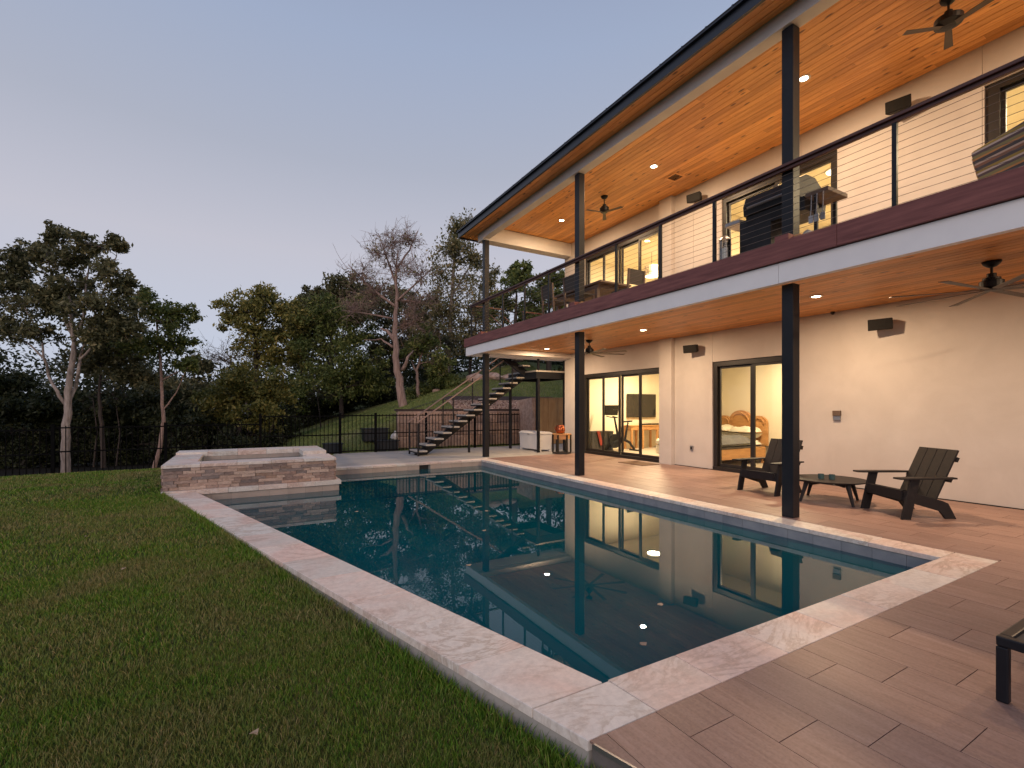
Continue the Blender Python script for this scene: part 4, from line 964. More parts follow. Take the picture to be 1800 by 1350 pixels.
# dining set
dt = thing('dining_table', 'dark slatted dining table on the balcony', 'table', (7.30, 9.05, 3.501))
for k in range(7): MB().box(-0.45+k*0.1295,-0.95,0.70,-0.45+k*0.1295+0.124,0.95,0.735).build('slat', m_teak, dt)
MB().box(-0.40,-0.80,0.60,0.40,0.80,0.699).build('apron', m_teak, dt)
for x in (-0.38,0.38):
    for y in (-0.75,0.75): MB().box(x-0.04,y-0.04,0,x+0.04,y+0.04,0.5995).build('leg', m_teak, dt)
def dchair(loc, rz, lab):
    t = thing('dining_chair', lab, 'chair', loc, rz, 'balcony dining chairs')
    for x in (-0.22,0.22):
        MB().box(x-0.02,-0.24,0,x+0.02,-0.20,0.44).build('leg', m_teak, t); MB().extr([(0.20,0),(0.24,0),(0.30,0.86),(0.26,0.86)], lambda p: (x-0.02,p[0],p[1]), lambda p: (x+0.02,p[0],p[1])).build('leg', m_teak, t)
    MB().box(-0.24,-0.24,0.4405,0.24,0.22,0.47).build('seat', m_sling, t)
    MB().extr([(0.235,0.55),(0.255,0.55),(0.285,0.86),(0.262,0.86)], lambda p: (-0.199,p[0],p[1]), lambda p: (0.199,p[0],p[1])).build('backrest', m_sling, t)
    return t
dchair((6.62,8.55,3.501), R(90), 'dark dining chair with its back to the railing beside the middle post'); dchair((6.62,9.45,3.501), R(90), 'dark dining chair farthest along the balcony railing')
dchair((7.30,7.75,3.501), R(180), 'brown sling dining chair at the near end of the balcony table'); dchair((8.05,8.6,3.501), R(-90), 'dining chair on the house side of the balcony table')
# striped armchair
sa = thing('striped_armchair', 'wicker armchair with striped cushions on the balcony at the right edge', 'armchair', (6.70, 1.50, 3.501), R(-20)); sa.scale = (0.74,0.74,0.78)
MB().box(-0.30,-0.36,0.10,0.36,0.36,0.30).build('base', m_wicker, sa, bevel=0.02)
for x in (-0.27,0.33):
    for y in (-0.33,0.33): MB().box(x-0.025,y-0.025,0,x+0.025,y+0.025,0.0995).build('leg', m_white_pl, sa)
MB().box(-0.22,-0.33,0.302,0.36,0.33,0.42).build('seat_cushion', m_cushion, sa, bevel=0.03)
o = MB().extr([(-0.36,0.0),(0.36,0.0),(0.36,0.50),(-0.36,0.56)], lambda p: (-0.05,p[0],p[1]), lambda p: (0.10,p[0]*0.92,p[1])).build('back_cushion', m_cushion, sa, bevel=0.03); o.location = (-0.32,0,0.22); o.rotation_euler = (R(-6),R(-14),R(8))
o = MB().extr([(-0.26,0.0),(0.34,0.02),(0.34,0.32),(-0.26,0.52)], lambda p: (p[0],-0.05,p[1]), lambda p: (p[0],0.05,p[1])).build('side_cushion', m_cushion, sa, bevel=0.02); o.location = (0.0,0.40,0.20); o.rotation_euler = (R(-14),0,0)

# ================================================================ things inside the rooms
tv = thing('television', 'black flat television on the exercise room wall', 'television', (12.6, 12.70, 1.1))
MB().box(-0.70,-0.07,0,0.70,-0.03,0.84).build('screen', m_screen, tv, bevel=0.006); MB().box(-0.15,-0.029,0.3,0.15,-0.001,0.55).build('mount', m_dark, tv)
cs = thing('console_table', 'pine console table with drawers under the television', 'table', (12.62, 12.42, 0))
MB().box(-0.98,-0.22,0.80,0.98,0.22,0.83).build('table_top', m_pine, cs); MB().box(-0.92,-0.19,0.66,0.92,0.19,0.799).build('apron', m_pine, cs)
for k in range(4): d_ = MB().box(-0.86+k*0.44,-0.20,0.68,-0.86+k*0.44+0.38,-0.1905,0.785).build('drawer', m_pine, cs); MB().lathe([(0.012,0),(0.012,0.01)], c=(-0.67+k*0.44,-0.206,0.725), n=8).build('knob', m_dark, d_)
for x in (-0.88,-0.35,0.35,0.88):
    for y in (-0.16,0.16): MB().box(x-0.03,y-0.03,0.001,x+0.03,y+0.03,0.6595).build('leg', m_pine, cs)
sbar = tag(box(12.2,12.30,0.831,13.1,12.38,0.89).build('soundbar', m_screen, bevel=0.008), 'black soundbar lying on the pine console', 'soundbar')
bk_ = thing('exercise_bike', 'black exercise bike with a screen in the left room', 'bike', (11.05, 12.00, 0.001), R(-12))
MB().box(-0.50,-0.25,0,-0.44,0.25,0.05).build('front_foot', m_black, bk_); MB().box(0.44,-0.25,0,0.50,0.25,0.05).build('rear_foot', m_black, bk_)
MB().tube([(-0.47,0,0.05),(-0.30,0,0.28),(0.0,0,0.42),(0.30,0,0.28),(0.47,0,0.05)], [0.04,0.05,0.055,0.045,0.04], 8).build('frame', m_black, bk_)
fw = MB(); fw.lathe([(0.02,-0.02),(0.22,-0.03),(0.24,0.0),(0.22,0.03),(0.02,0.02)], n=24); fw.v = [(v[0]-0.25, v[2], v[1]+0.34) for v in fw.v]; fw.build('flywheel', m_black, bk_)
MB().tube([(0.12,0,0.38),(0.24,0,0.95)], [0.04,0.025], 8).build('seat_post', m_black, bk_); MB().extr([(0.08,0.95),(0.34,0.97),(0.36,1.02),(0.1,1.0)], lambda p: (p[0],-0.03 if p[0] < 0.2 else -0.09,p[1]), lambda p: (p[0],0.03 if p[0] < 0.2 else 0.09,p[1])).build('saddle', m_black, bk_)
MB().tube([(-0.12,0,0.4),(-0.28,0,1.12)], [0.045,0.03], 8).build('bar_post', m_black, bk_); MB().tube([(-0.46,-0.2,1.16),(-0.28,-0.2,1.12),(-0.28,0.2,1.12),(-0.46,0.2,1.16)], 0.018, 7).build('handlebar', m_black, bk_)
o = MB().box(-0.015,-0.30,-0.17,0.015,0.30,0.17).build('screen', m_screen, bk_, bevel=0.005); o.location = (-0.42,0,1.36); o.rotation_euler = (0,R(12),R(25))
MB().tube([(-0.05,-0.1,0.34),(-0.05,0.1,0.34)], 0.015, 6).box(-0.18,-0.16,0.30,-0.08,-0.1,0.33).box(-0.02,0.1,0.35,0.08,0.16,0.38).build('pedal', m_black, bk_)
ot = thing('ottoman', 'cream upholstered ottoman behind the left sliding door', 'ottoman', (12.0, 10.4, 0.001))
MB().box(-0.55,-0.5,0.0,0.55,0.5,0.27).build('base', m_sofa, ot, bevel=0.03); MB().box(-0.56,-0.51,0.272,0.56,0.51,0.46).build('cushion', m_sofa, ot, bevel=0.07)
bn = thing('storage_trunk', 'dark trunk in the corner of the exercise room', 'trunk', (10.45, 12.45, 0.001))
MB().box(-0.45,-0.2,0,0.45,0.2,0.60).build('body', m_sling, bn, bevel=0.01); MB().box(-0.46,-0.21,0.602,0.46,0.21,0.66).build('lid', m_sling, bn, bevel=0.01)
m_red = mat('red_cloth', (0.35,0.05,0.035), 0.8)
rc = tag(MB().extr([(-0.10,0.668),(0.02,0.668),(0.16,0.2),(0.04,0.2)], lambda p: (10.28+p[0],12.215,p[1]), lambda p: (10.28+p[0],12.235,p[1])).build('red_strap', m_red), 'red cloth hanging over the dark trunk', 'cloth')
tl_ = thing('table_lamp', 'small shaded lamp at the right end of the pine console', 'lamp', (13.45, 12.42, 0.8315))
MB().lathe([(0.07,0),(0.05,0.02),(0.06,0.15),(0.02,0.30),(0.015,0.36)], n=16).build('base', m_pine, tl_, smooth=True); MB().lathe([(0.15,0.34),(0.09,0.56),(0.085,0.56),(0.145,0.34)], n=20, closed=True).build('lamp_shade', m_sofa, tl_)
# bed
bd = thing('bed', 'pine bed with arched headboard and grey blanket behind the right sliding door', 'bed', (11.9, 8.22, 0.001))
hb = MB(); 
for k, (yc, r_, zt) in enumerate(((-0.52,0.24,1.02),(0.0,0.34,1.08),(0.52,0.24,1.02))):
    pts = [(yc+r_*math.cos(R(a)), zt+r_*0.85*math.sin(R(a))) for a in range(0,181,15)]
    hb.extr([(yc-r_,0.45),(yc+r_,0.45)]+pts, lambda p: (-0.04-0.008*k,p[0],p[1]), lambda p: (0.03,p[0],p[1]))
hb.build('headboard', m_pine, bd)
for yc, r_, zt in ((-0.52,0.17,1.02),(0.0,0.25,1.08),(0.52,0.17,1.02)):
    MB().tube([(-0.062,yc+r_*math.cos(R(a)),zt+r_*0.85*math.sin(R(a))) for a in range(0,181,15)], 0.022, 6).build('arch_moulding', m_pine, bd)
MB().box(-1.98,-0.72,0.16,-1.90,0.74,0.42).box(-1.899,-0.74,0.16,-0.06,-0.68,0.42).box(-1.899,0.68,0.16,-0.06,0.74,0.42).build('bed_rail', m_pine, bd, bevel=0.008)
for x in (-1.94,-0.12):
    for y in (-0.70,0.70): MB().box(x-0.035,y-0.035,0,x+0.035,y+0.035,0.1595).build('leg', m_pine, bd)
def soft(name, x0,y0,z0,x1,y1,z1, m, seed, amp, parent):
    r_ = np.random.default_rng(seed); n = 14; pts = []; fcs = []
    b = MB(); gx = np.linspace(-1,1,n); ph = r_.uniform(0,6,6)
    def sh(u,v,s): 
        e = (1-abs(u)**6)*(1-abs(v)**6); w = amp*(math.sin(u*5+ph[0])*math.sin(v*4+ph[1])+0.5*math.sin(u*9+v*7+ph[2]))
        return (x0+x1)/2+(x1-x0)/2*u, (y0+y1)/2+(y1-y0)/2*v, (z0+z1)/2 + s*((z1-z0)/2*(0.15+0.85*e**0.5) + w*e)
    for s in (1,-1):
        V_ = [sh(u,v,s) for v in gx for u in gx]; F_ = [(j*n+i,j*n+i+1,(j+1)*n+i+1,(j+1)*n+i) for j in range(n-1) for i in range(n-1)]
        b.add(V_, F_ if s > 0 else [f[::-1] for f in F_])
    return b.build(name, m, parent, smooth=True)
soft('mattress', -1.95,-0.72,0.30,-0.06,0.72,0.64, m_sofa, 1, 0.004, bd); soft('blanket', -1.99,-0.77,0.28,-0.55,0.77,0.74, m_linen, 2, 0.02, bd)
soft('pillow', -0.62,-0.68,0.66,-0.10,-0.02,0.92, m_pillow, 3, 0.03, bd); soft('pillow', -0.66,0.02,0.66,-0.10,0.70,0.95, m_pillow, 4, 0.03, bd)
# pendant upstairs
pd = thing('pendant_lamp', 'patterned drum pendant lamp glowing in the upstairs dining room', 'lamp', (11.5, 11.1, 6.449))
MB().lathe([(0.006,-0.45),(0.006,0.0)], n=6).build('cord', m_dark, pd)
m_shade = mat('perforated_shade', (0.6,0.5,0.35), 0.8); n_s, l_s, b_s = NN(m_shade)
_v = tex_coord(n_s, l_s, (1,1,1)); _vo = n_s.new('ShaderNodeTexVoronoi'); _vo.inputs['Scale'].default_value = 22; l_s.new(_v, _vo.inputs['Vector'])
_r = ramp(n_s, [(0.35,(1.0,0.72,0.40)),(0.5,(0.22,0.12,0.05))]); l_s.new(_vo.outputs['Distance'], _r.inputs['Fac']); l_s.new(_r.outputs[0], b_s.inputs['Emission Color']); b_s.inputs['Emission Strength'].default_value = 1.1
MB().lathe([(0.23,-0.78),(0.235,-0.78),(0.235,-0.45),(0.23,-0.45)], n=28, closed=True).build('lamp_shade', m_shade, pd); MB().lathe([(0.01,-0.775),(0.225,-0.775),(0.225,-0.77),(0.01,-0.769)], n=28).build('diffuser', m_roomE, pd)
# window seen at the back of the upstairs room
uw = node_part('inner_window', house, (13.9-11.0, 11.9-3.0, 4.4)); m_dusk = mat('dusk_glass', (0.12,0.15,0.20), 0.1)
MB().box(0.02,-0.45,0,0.06,0.45,1.35).build('pane', m_dusk, uw); MB().box(0.0,-0.55,-0.1,0.05,-0.451,1.45).box(0.0,0.451,-0.1,0.05,0.55,1.45).box(0.0,-0.45,1.351,0.05,0.45,1.45).box(0.0,-0.45,-0.1,0.05,0.45,-0.001).box(0.0,-0.02,0,0.019,0.02,1.35).build('frame', m_frame, uw)

# ================================================================ outdoor stairs
sa_ = thing('outdoor_stairs', 'black steel mono stringer stairs rising from the walk to the balcony', 'stairs', (6.5, 14.1, 0))
SP = lambda b, nm, m, **k: b.build(nm, m, sa_, world=True, **k)
Ya, Yb = 13.70, 14.50; RUN = 0.262; RISE = 0.178; X0 = 4.58; NT = 14
m_srail = noisy('pale_handrail', (0.26,0.17,0.13), (0.36,0.25,0.20), 5, 0.6, bs=0.1)
m_tread = noisy('tread_concrete', (0.34,0.32,0.29), (0.45,0.42,0.38), 5, 0.8, bs=0.1)
tm = None
for k in range(NT):
    x = X0+k*RUN; z = 0.155+k*RISE
    SP(box(x,Ya,z-0.045,x+0.30,Yb,z), 'tread', m_tread, bevel=0.004)
    SP(box(x+0.003,Ya+0.003,z-0.085,x+0.29,Yb-0.003,z-0.046), 'tread_tray', m_black)
    if k: SP(box(x+0.03,14.04,z-0.15,x+0.20,14.16,z-0.0855), 'tread_bracket', m_black)
sg = [(4.62,0.0),(4.98,0.0),(8.42,2.36),(8.42,2.58),(8.30,2.58),(4.62,0.06)]
SP(MB().extr(sg, lambda p: (p[0],14.05,p[1]), lambda p: (p[0],14.15,p[1])), 'stringer', m_black)
for y in (Ya-0.04, Yb+0.005):
    SP(box(4.56,y,0,4.61,y+0.035,0.98), 'newel_post', m_black)
    SP(MB().tube([(4.54,y+0.018,0.98),(8.30,y+0.018,3.55)], 0.021, 8), 'stair_handrail', m_srail)
    for k in (4,8,12):
        x = X0+k*RUN+0.06; z = 0.155+k*RISE; SP(box(x,y,z-0.08,x+0.03,y+0.035,z+0.85), 'baluster_post', m_black)
    for j in range(6):
        o_ = 0.16+j*0.12; SP(MB().tube([(4.585,y+0.018,0.98-o_),(8.30,y+0.018,3.55-o_)], 0.0025, 4), 'cable', m_cable)
LZ = 2.66
SP(box(8.28,12.95,LZ-0.05,9.50,14.80,LZ), 'landing', m_tread)
SP(MB().box(8.28,12.95,LZ-0.27,8.33,14.80,LZ-0.051).box(9.45,12.95,LZ-0.27,9.50,14.80,LZ-0.051).box(8.331,12.95,LZ-0.27,9.449,13.0,LZ-0.051).box(8.331,14.75,LZ-0.27,9.449,14.80,LZ-0.051), 'landing_frame', m_black)
for x, y in ((8.33,12.93),(9.43,13.02),(8.30,14.72),(9.43,14.72)): SP(box(x,y-0.0,0,x+0.075,y+0.075,LZ-0.271), 'landing_leg', m_black)
for x, y in ((8.33,12.93),(9.43,13.02)): SP(box(x,y,LZ+0.001,x+0.06,y+0.06,LZ+1.0), 'landing_post', m_black)
for k in range(4):
    x = 8.02-k*0.27; z = LZ+0.19*(k+1); SP(box(x,13.38,z-0.045,x+0.29,14.02,z), 'tread', m_tread); SP(box(x+0.003,13.383,z-0.085,x+0.28,14.017,z-0.046), 'tread_tray', m_black)
SP(MB().extr([(8.40,LZ-0.22),(8.40,LZ),(7.1,3.49),(6.95,3.49),(6.95,3.30)], lambda p: (p[0],13.65,p[1]), lambda p: (p[0],13.75,p[1])), 'stringer', m_black)
for y in (13.40,14.0): SP(MB().tube([(8.30,y,LZ+0.98),(7.15,y,4.50)], 0.02, 7), 'stair_handrail', m_rail)
SP(MB().box(4.45+1.95,14.05,0,4.45+2.0,14.13,1.15), 'stringer_leg', m_black)

# ================================================================ fence
def fence_panel(x0, x1, y, zb, zt, lab, np_):
    t = thing('fence_panel', lab, 'fence', ((x0+x1)/2, y, zb), 0, 'black metal picket fence panels'); w = x1-x0; h = zt-zb
    MB().box(-w/2-0.035,-0.035,-0.3,-w/2+0.035,0.035,h+0.06).build('post', m_fence, t)
    for z in (0.06,h*0.5,h-0.03): MB().box(-w/2+0.036,-0.015,z-0.017,w/2-0.036,0.015,z+0.017).build('rail', m_fence, t)
    me = MB().box(-0.009,-0.009,0.03,0.009,0.009,h+0.02).mesh('picket', m_fence); n = int(round((w-0.07)/np_))
    for k in range(1, n): inst('picket', me, t, (-w/2+w*k/n, 0, 0))
FL = ['beside the spa corner','left of the stair foot','behind the lower stair treads','behind the upper stair treads']
xs_ = [2.72, 3.83, 5.55, 7.4, 9.30]
for k in range(4): fence_panel(xs_[k], xs_[k+1], 15.72, 0.0, 1.22, 'black picket fence panel '+FL[k], 0.112)
xl = [2.72,0.5,-1.75,-4.0,-6.25,-8.5,-10.75,-13.0]; LL = ['just behind the raised spa','behind the left corner of the spa','between the two pale left trunks','at the far left edge of the lawn','just past the left edge of the view','second past the left edge of the view','third past the left edge of the view']
for k in range(7):
    z = float(lawn_z((xl[k]+xl[k+1])/2, 15.72)); fence_panel(xl[k+1], xl[k], 15.72, z, z+1.24, 'black picket fence panel '+LL[k], 0.112)

# ================================================================ trees and shrubs
SY_, CY_ = math.sin(YAW), math.cos(YAW)
def at(u, v, t):
    dx = (u-900)/837.4; return Vector(((SY_+dx*CY_)*t, (CY_-dx*SY_)*t, 1.42+(718-v)/837.4*t))
def leaf_cloud(lobes, clumps, per, size, seed, cr=0.20, flat=1.0):
    # lobes: (center Vector, rx, rz); returns verts, faces of leaf shaped quads in clumps through each volume
    g_ = np.random.default_rng(seed); VS = []
    tot = sum((rx*rx*rz)**(2/3) for _, rx, rz in lobes)
    for c, rx, rz in lobes:
        n = max(6, int(clumps*((rx*rx*rz)**(2/3))/tot))
        d = g_.normal(size=(n,3)); d /= np.linalg.norm(d, axis=1)[:,None]; r = g_.uniform(0.10, 1.30, n)**0.6
        cc = d*r[:,None]*np.array([rx, rx, rz]) + np.array(c)
        k = np.maximum(3, (per*g_.uniform(0.35, 1.5, n)).astype(int)); idx = np.repeat(np.arange(n), k); m = len(idx)
        rad = (cr*rx*g_.uniform(0.5, 1.35, n))[idx][:,None]
        p = cc[idx] + g_.normal(size=(m,3))*rad*np.array([1,1,0.62*flat])
        a = g_.normal(size=(m,3)); a /= np.linalg.norm(a, axis=1)[:,None]
        b = g_.normal(size=(m,3)); b -= a*(a*b).sum(1)[:,None]; b /= np.linalg.norm(b, axis=1)[:,None]
        s = size*g_.uniform(0.6, 1.35, m)[:,None]
        VS.append(np.stack([p-a*s, p+b*s*0.42, p+a*s, p-b*s*0.42], 1))
    V = np.concatenate(VS).reshape(-1,3); F = np.arange(len(V)).reshape(-1,4); return V, F
def curve(p, q, bend, g_, n=5):
    p, q = Vector(p), Vector(q); L = (q-p).length; mid = Vector(g_.normal(size=3))*bend*L; mid.z = abs(mid.z)*0.6
    return [p.lerp(q, i/(n-1)) + mid*math.sin(math.pi*i/(n-1)) for i in range(n)]
NTRI = [0]
def tree(name, label, t, trunk, r0, limbs, lobes, leafm, barkm, clumps, per, size, seed, twigs=7, group=None, bare=0, sink=0.4, cr=0.15, taper=0.62):
    g_ = np.random.default_rng(seed)
    TP = [at(u, v, t) for u, v in trunk]; base = TP[0].copy(); base.z -= sink
    root = thing(name, label, 'tree' if 'shrub' not in name and 'bush' not in name else 'shrub', tuple(base), 0, group)
    L3 = []
    for u, v, ru, rv in lobes:
        rx = ru/837.4*t; rz = rv/837.4*t; dp = float(g_.uniform(-0.55, 0.55))*rx; L3.append((at(u, v, t+dp), rx, rz))
    loc = lambda P: [tuple(Vector(q)-base) for q in P]
    b = MB(); n = len(TP); TT = [base]+TP[0:]
    rr = [r0*1.3]+[r0*(1-taper*i/(n-1)) for i in range(n)]
    # wobble for natural stems
    fine = []; fr = []
    for i in range(len(TT)-1):
        for k in range(4):
            f = k/4; P = TT[i].lerp(TT[i+1], f); P = P+Vector((float(g_.normal()),float(g_.normal()),0))*r0*0.12; fine.append(P); fr.append(rr[i]*(1-f)+rr[i+1]*f)
    fine.append(TT[-1]); fr.append(rr[-1])
    b.tube(loc(fine), fr, 10)
    attach = [(p, r) for p, r in zip(fine[len(fine)//3:], fr[len(fr)//3:])]
    for li, (pts, lr) in enumerate(limbs):
        P = [at(u, v, t+float(g_.uniform(-0.04,0.06))*t*(i>0)*0.5) for i, (u, v) in enumerate(pts)]; q = []
        for i in range(len(P)-1):
            for k in range(3): q.append(P[i].lerp(P[i+1], k/3)+Vector(g_.normal(size=3))*lr*0.25*(1 if i+k else 0))
        q.append(P[-1]); rad = [lr*(1-0.75*i/(len(q)-1)) for i in range(len(q))]
        b.tube(loc(q), rad, 7); attach += list(zip(q[1:], rad[1:]))
    TIPS = []; tw_n = twigs if not clumps else max(9, int(twigs*2.0))
    for c, rx, rz in L3:
        p, r = min(attach, key=lambda a: (a[0]-c).length + max(0, a[0].z-c.z)*1.5)
        cv = curve(p, c, 0.10, g_, 6); br = min(r*0.7, max(0.02, r0*0.30)); b.tube(loc(cv), [br*(1-0.7*i/5) for i in range(6)], 6)
        for k in range(tw_n):
            d = Vector(g_.normal(size=3)).normalized(); q = c+Vector((d.x*rx,d.y*rx,d.z*rz))*float(g_.uniform(0.45,1.18))
            s0 = cv[int(g_.integers(2,6))]; tw = curve(s0, q, 0.12, g_, 5); tr = max(0.008, br*0.28); b.tube(loc(tw), [tr*(1-0.7*i/4) for i in range(5)], 4, cap=False)
            TIPS += [(tw[4], rx), (tw[3]+Vector(g_.normal(size=3))*0.10*rx, rx)] + ([(tw[2]+Vector(g_.normal(size=3))*0.16*rx, rx)] if k % 2 else [])
            for j in range(bare):
                s1 = tw[int(g_.integers(1,5))]; dd = (q-s0).normalized()*0.5+Vector(g_.normal(size=3))*0.55; dd.z += 0.25
                e1 = s1+dd*float(g_.uniform(0.25,0.75))*rx; t2 = curve(s1, e1, 0.14, g_, 4); b.tube(loc(t2), [0.012,0.009,0.006,0.003], 3, cap=False)
                for jj in range(2):
                    e2 = t2[2]+Vector(g_.normal(size=3))*0.28*rx; b.tube(loc(curve(t2[1+jj], e2, 0.1, g_, 3)), [0.007,0.005,0.002], 3, cap=False)
    b.build('trunk', barkm, root, smooth=True)
    if clumps:
        P = np.array([tuple(Vector(q)-base) for q, _ in TIPS]); RX = np.array([r for _, r in TIPS]); n = len(P)
        tot = clumps*per*0.86; k = np.maximum(2, (tot/n*g_.uniform(0.3, 1.7, n))).astype(int); idx = np.repeat(np.arange(n), k); m = len(idx)
        pp = P[idx]+g_.normal(size=(m,3))*(cr*RX*g_.uniform(0.6,1.4,n))[idx][:,None]*np.array([1,1,0.7])
        a = g_.normal(size=(m,3)); a /= np.linalg.norm(a, axis=1)[:,None]
        e = g_.normal(size=(m,3)); e -= a*(a*e).sum(1)[:,None]; e /= np.linalg.norm(e, axis=1)[:,None]
        sz = size*g_.uniform(0.5, 1.3, m)[:,None]
        V = np.stack([pp-a*sz, pp+e*sz*0.45, pp+a*sz, pp-e*sz*0.45], 1).reshape(-1,3); F = np.arange(len(V)).reshape(-1,4)
        np_obj('crown', V, F, leafm, 4, parent=root); NTRI[0] += len(F)*2
    return root
tree('live_oak', 'tall live oak with pale forked trunk at the far left', 12.75,
     [(115,840),(115,780),(118,735),(119,700),(124,655),(130,610),(128,575),(122,540),(118,490)], 0.105,
     [([(116,712),(99,688),(86,660),(79,630),(70,590),(50,550),(30,520)],0.045),([(119,712),(133,680),(139,650),(141,630),(158,575),(182,510),(205,450)],0.05),([(128,590),(108,545),(92,490),(80,440)],0.042),([(129,600),(146,560),(152,500),(160,440)],0.045),([(141,632),(170,600),(200,575)],0.035),([(80,632),(50,605),(15,590)],0.03)],
     [(60,530,44,28),(118,550,44,28),(100,470,42,34),(165,535,40,30),(190,475,34,28),(98,415,24,20),(160,430,30,20),(205,430,20,16),(35,460,36,24),(8,520,38,36),(-30,470,44,40),(210,545,36,28),(15,580,40,26),(62,580,36,20),(160,590,34,20),(68,445,28,22),(215,500,24,22),(-50,560,44,36),(130,505,36,24),(130,450,28,20),(40,500,36,22),(185,570,30,20),(95,520,34,22),(225,580,24,18)],
     m_lf_dark, m_bark, 700, 44, 0.060, 11, twigs=8, taper=0.7)
tree('cedar_tree', 'slim leaning cedar with reddish trunk left of the spa', 14.5,
     [(268,835),(281,790),(287,740),(284,680),(280,620),(275,560)], 0.066,
     [([(285,668),(310,655),(332,645)],0.03),([(287,720),(310,690),(330,645)],0.025)],
     [(262,540,38,26),(300,560,38,26),(326,550,20,18),(250,580,40,28),(290,600,42,28),(320,610,28,24),(245,520,26,16),(330,640,22,14),(240,610,30,18)],
     m_lf_mid, m_barkr, 300, 44, 0.055, 22, bare=0)
tree('cedar_tree', 'dark thin trunked cedar between oak and leaning cedar', 15.6, [(183,835),(180,760),(174,700),(178,640)], 0.075, [], [(178,610,46,30),(205,640,40,24),(150,640,40,26),(225,600,34,24),(190,570,30,22),(240,660,30,20)], m_lf_dark, m_barkd, 260, 44, 0.066, 33)
tree('oak_tree', 'round golden green oak rising above the spa', 25.0, [(452,800),(455,720),(450,640),(448,570)], 0.22, [([(452,690),(420,650),(385,625)],0.07),([(450,640),(490,590)],0.08)],
     [(450,545,42,30),(415,540,30,18),(462,515,30,16),(495,545,34,24),(430,585,44,30),(480,590,46,30),(520,560,34,26),(455,625,56,32),(500,620,40,30),(408,565,22,16)], m_lf_gold, m_barkd, 420, 42, 0.095, 44)
tree('bare_shrub_tree', 'leafless arching branches against the sky beside the golden oak', 24.0, [(440,740),(430,690),(422,650)], 0.08, [], [(395,622,40,22),(375,630,26,16),(410,640,30,18)], m_lf_gold, m_twig, 0, 0, 0.1, 47, twigs=9, bare=4)
tree('bushy_tree', 'bright leafy tree directly behind the spa', 18.5, [(420,800),(420,740),(418,700)], 0.10, [], [(415,700,50,34),(390,735,34,26),(455,730,40,32),(430,665,40,22),(370,700,26,22),(480,690,40,36)], m_lf_gold, m_barkd, 420, 46, 0.078, 55)
tree('bushy_tree', 'dense green tree left of the dead cedar', 24.5, [(600,790),(600,700),(598,640)], 0.15, [], [(560,600,52,38),(610,590,48,40),(545,660,48,42),(600,650,50,42),(640,640,40,40),(575,545,40,22),(625,540,34,24),(520,690,40,30),(590,685,46,28),(655,680,34,26)], m_lf_mid, m_barkd, 560, 46, 0.085, 66)
tree('oak_tree', 'greyish oak crown behind the dead cedar on the left', 28.0, [(575,790),(580,650),(585,560)], 0.2, [], [(580,520,44,24),(620,505,40,22),(555,530,28,22),(640,530,34,24),(540,560,30,26),(600,545,50,28)], m_lf_dark, m_barkd, 420, 42, 0.12, 67)
tree('cedar_tree', 'low dark cedar filling the gap behind the leaning cedar', 21.0, [(345,800),(345,740),(345,700)], 0.1, [], [(345,690,40,26),(320,730,36,30),(365,740,34,30),(300,690,34,24),(350,640,24,16),(270,690,34,26)], m_lf_dark, m_barkd, 300, 44, 0.09, 68)
tree('dead_cedar', 'big dead cedar with peeling pink bark and bare branches', 22.0,
     [(712,735),(705,690),(697,640),(694,590),(697,540),(696,490),(700,440)], 0.225,
     [([(694,598),(680,582),(668,577)],0.11),([(690,610),(670,597),(640,597)],0.06),([(708,650),(716,630),(727,616)],0.10),([(697,540),(670,520),(640,495),(612,465)],0.07),([(696,500),(680,450),(665,410)],0.06),([(698,470),(720,440),(735,405)],0.06),([(697,530),(730,500),(760,470)],0.06),([(690,560),(640,550),(600,545)],0.05)],
     [(660,520,40,26),(700,470,38,34),(735,480,34,28),(640,480,30,24),(690,430,34,22),(625,545,38,18),(740,530,34,24),(665,445,26,22),(720,420,24,18),(725,570,30,22)], m_lf_pale, m_barkr, 40, 14, 0.07, 77, twigs=8, bare=7, cr=0.3, taper=0.9)
tree('elm_tree', 'tall pale thinly leaved tree just left of the balcony', 28.0, [(785,690),(788,640),(792,560),(798,470),(802,420)], 0.17, [([(790,600),(770,540),(768,480)],0.07),([(795,520),(825,470),(832,430)],0.06)],
     [(795,440,32,30),(830,450,26,32),(775,490,34,34),(815,510,40,38),(785,555,40,36),(838,560,28,36),(760,540,26,28),(812,400,24,18),(800,600,44,32),(760,590,30,26)], m_lf_pale, m_bark, 420, 34, 0.10, 88, bare=1, cr=0.24)
tree('elm_tree', 'second pale trunk under the balcony corner', 29.0, [(828,690),(826,640),(835,580),(845,500)], 0.12, [], [(850,540,32,36),(835,600,34,34),(865,500,22,28),(870,590,30,34)], m_lf_pale, m_barkd, 240, 36, 0.10, 89, cr=0.24)
tree('slender_tree', 'slim forked trunk in the shade right of the dead cedar', 23.5, [(737,735),(735,680),(733,650),(745,610)], 0.11, [([(733,655),(722,630),(705,600)],0.05)], [(745,600,32,26),(725,620,28,22),(770,640,30,28)], m_lf_mid, m_barkr, 130, 36, 0.09, 90, bare=2)
tree('cedar_tree', 'cedar crown seen through the far balcony railing', 25.0, [(905,650),(905,580),(908,520)], 0.16, [], [(905,510,34,30),(880,540,28,32),(930,545,32,32),(915,480,22,16),(890,590,36,30),(935,600,34,30)], m_lf_mid, m_barkd, 340, 42, 0.10, 91)
tree('cedar_tree', 'cedar crown between balcony rail and house corner', 26.0, [(965,650),(965,580),(965,530)], 0.16, [], [(965,515,32,28),(990,545,26,30),(945,545,28,30),(970,590,40,32),(975,490,18,14),(1010,570,30,34)], m_lf_mid, m_barkd, 320, 42, 0.10, 92)
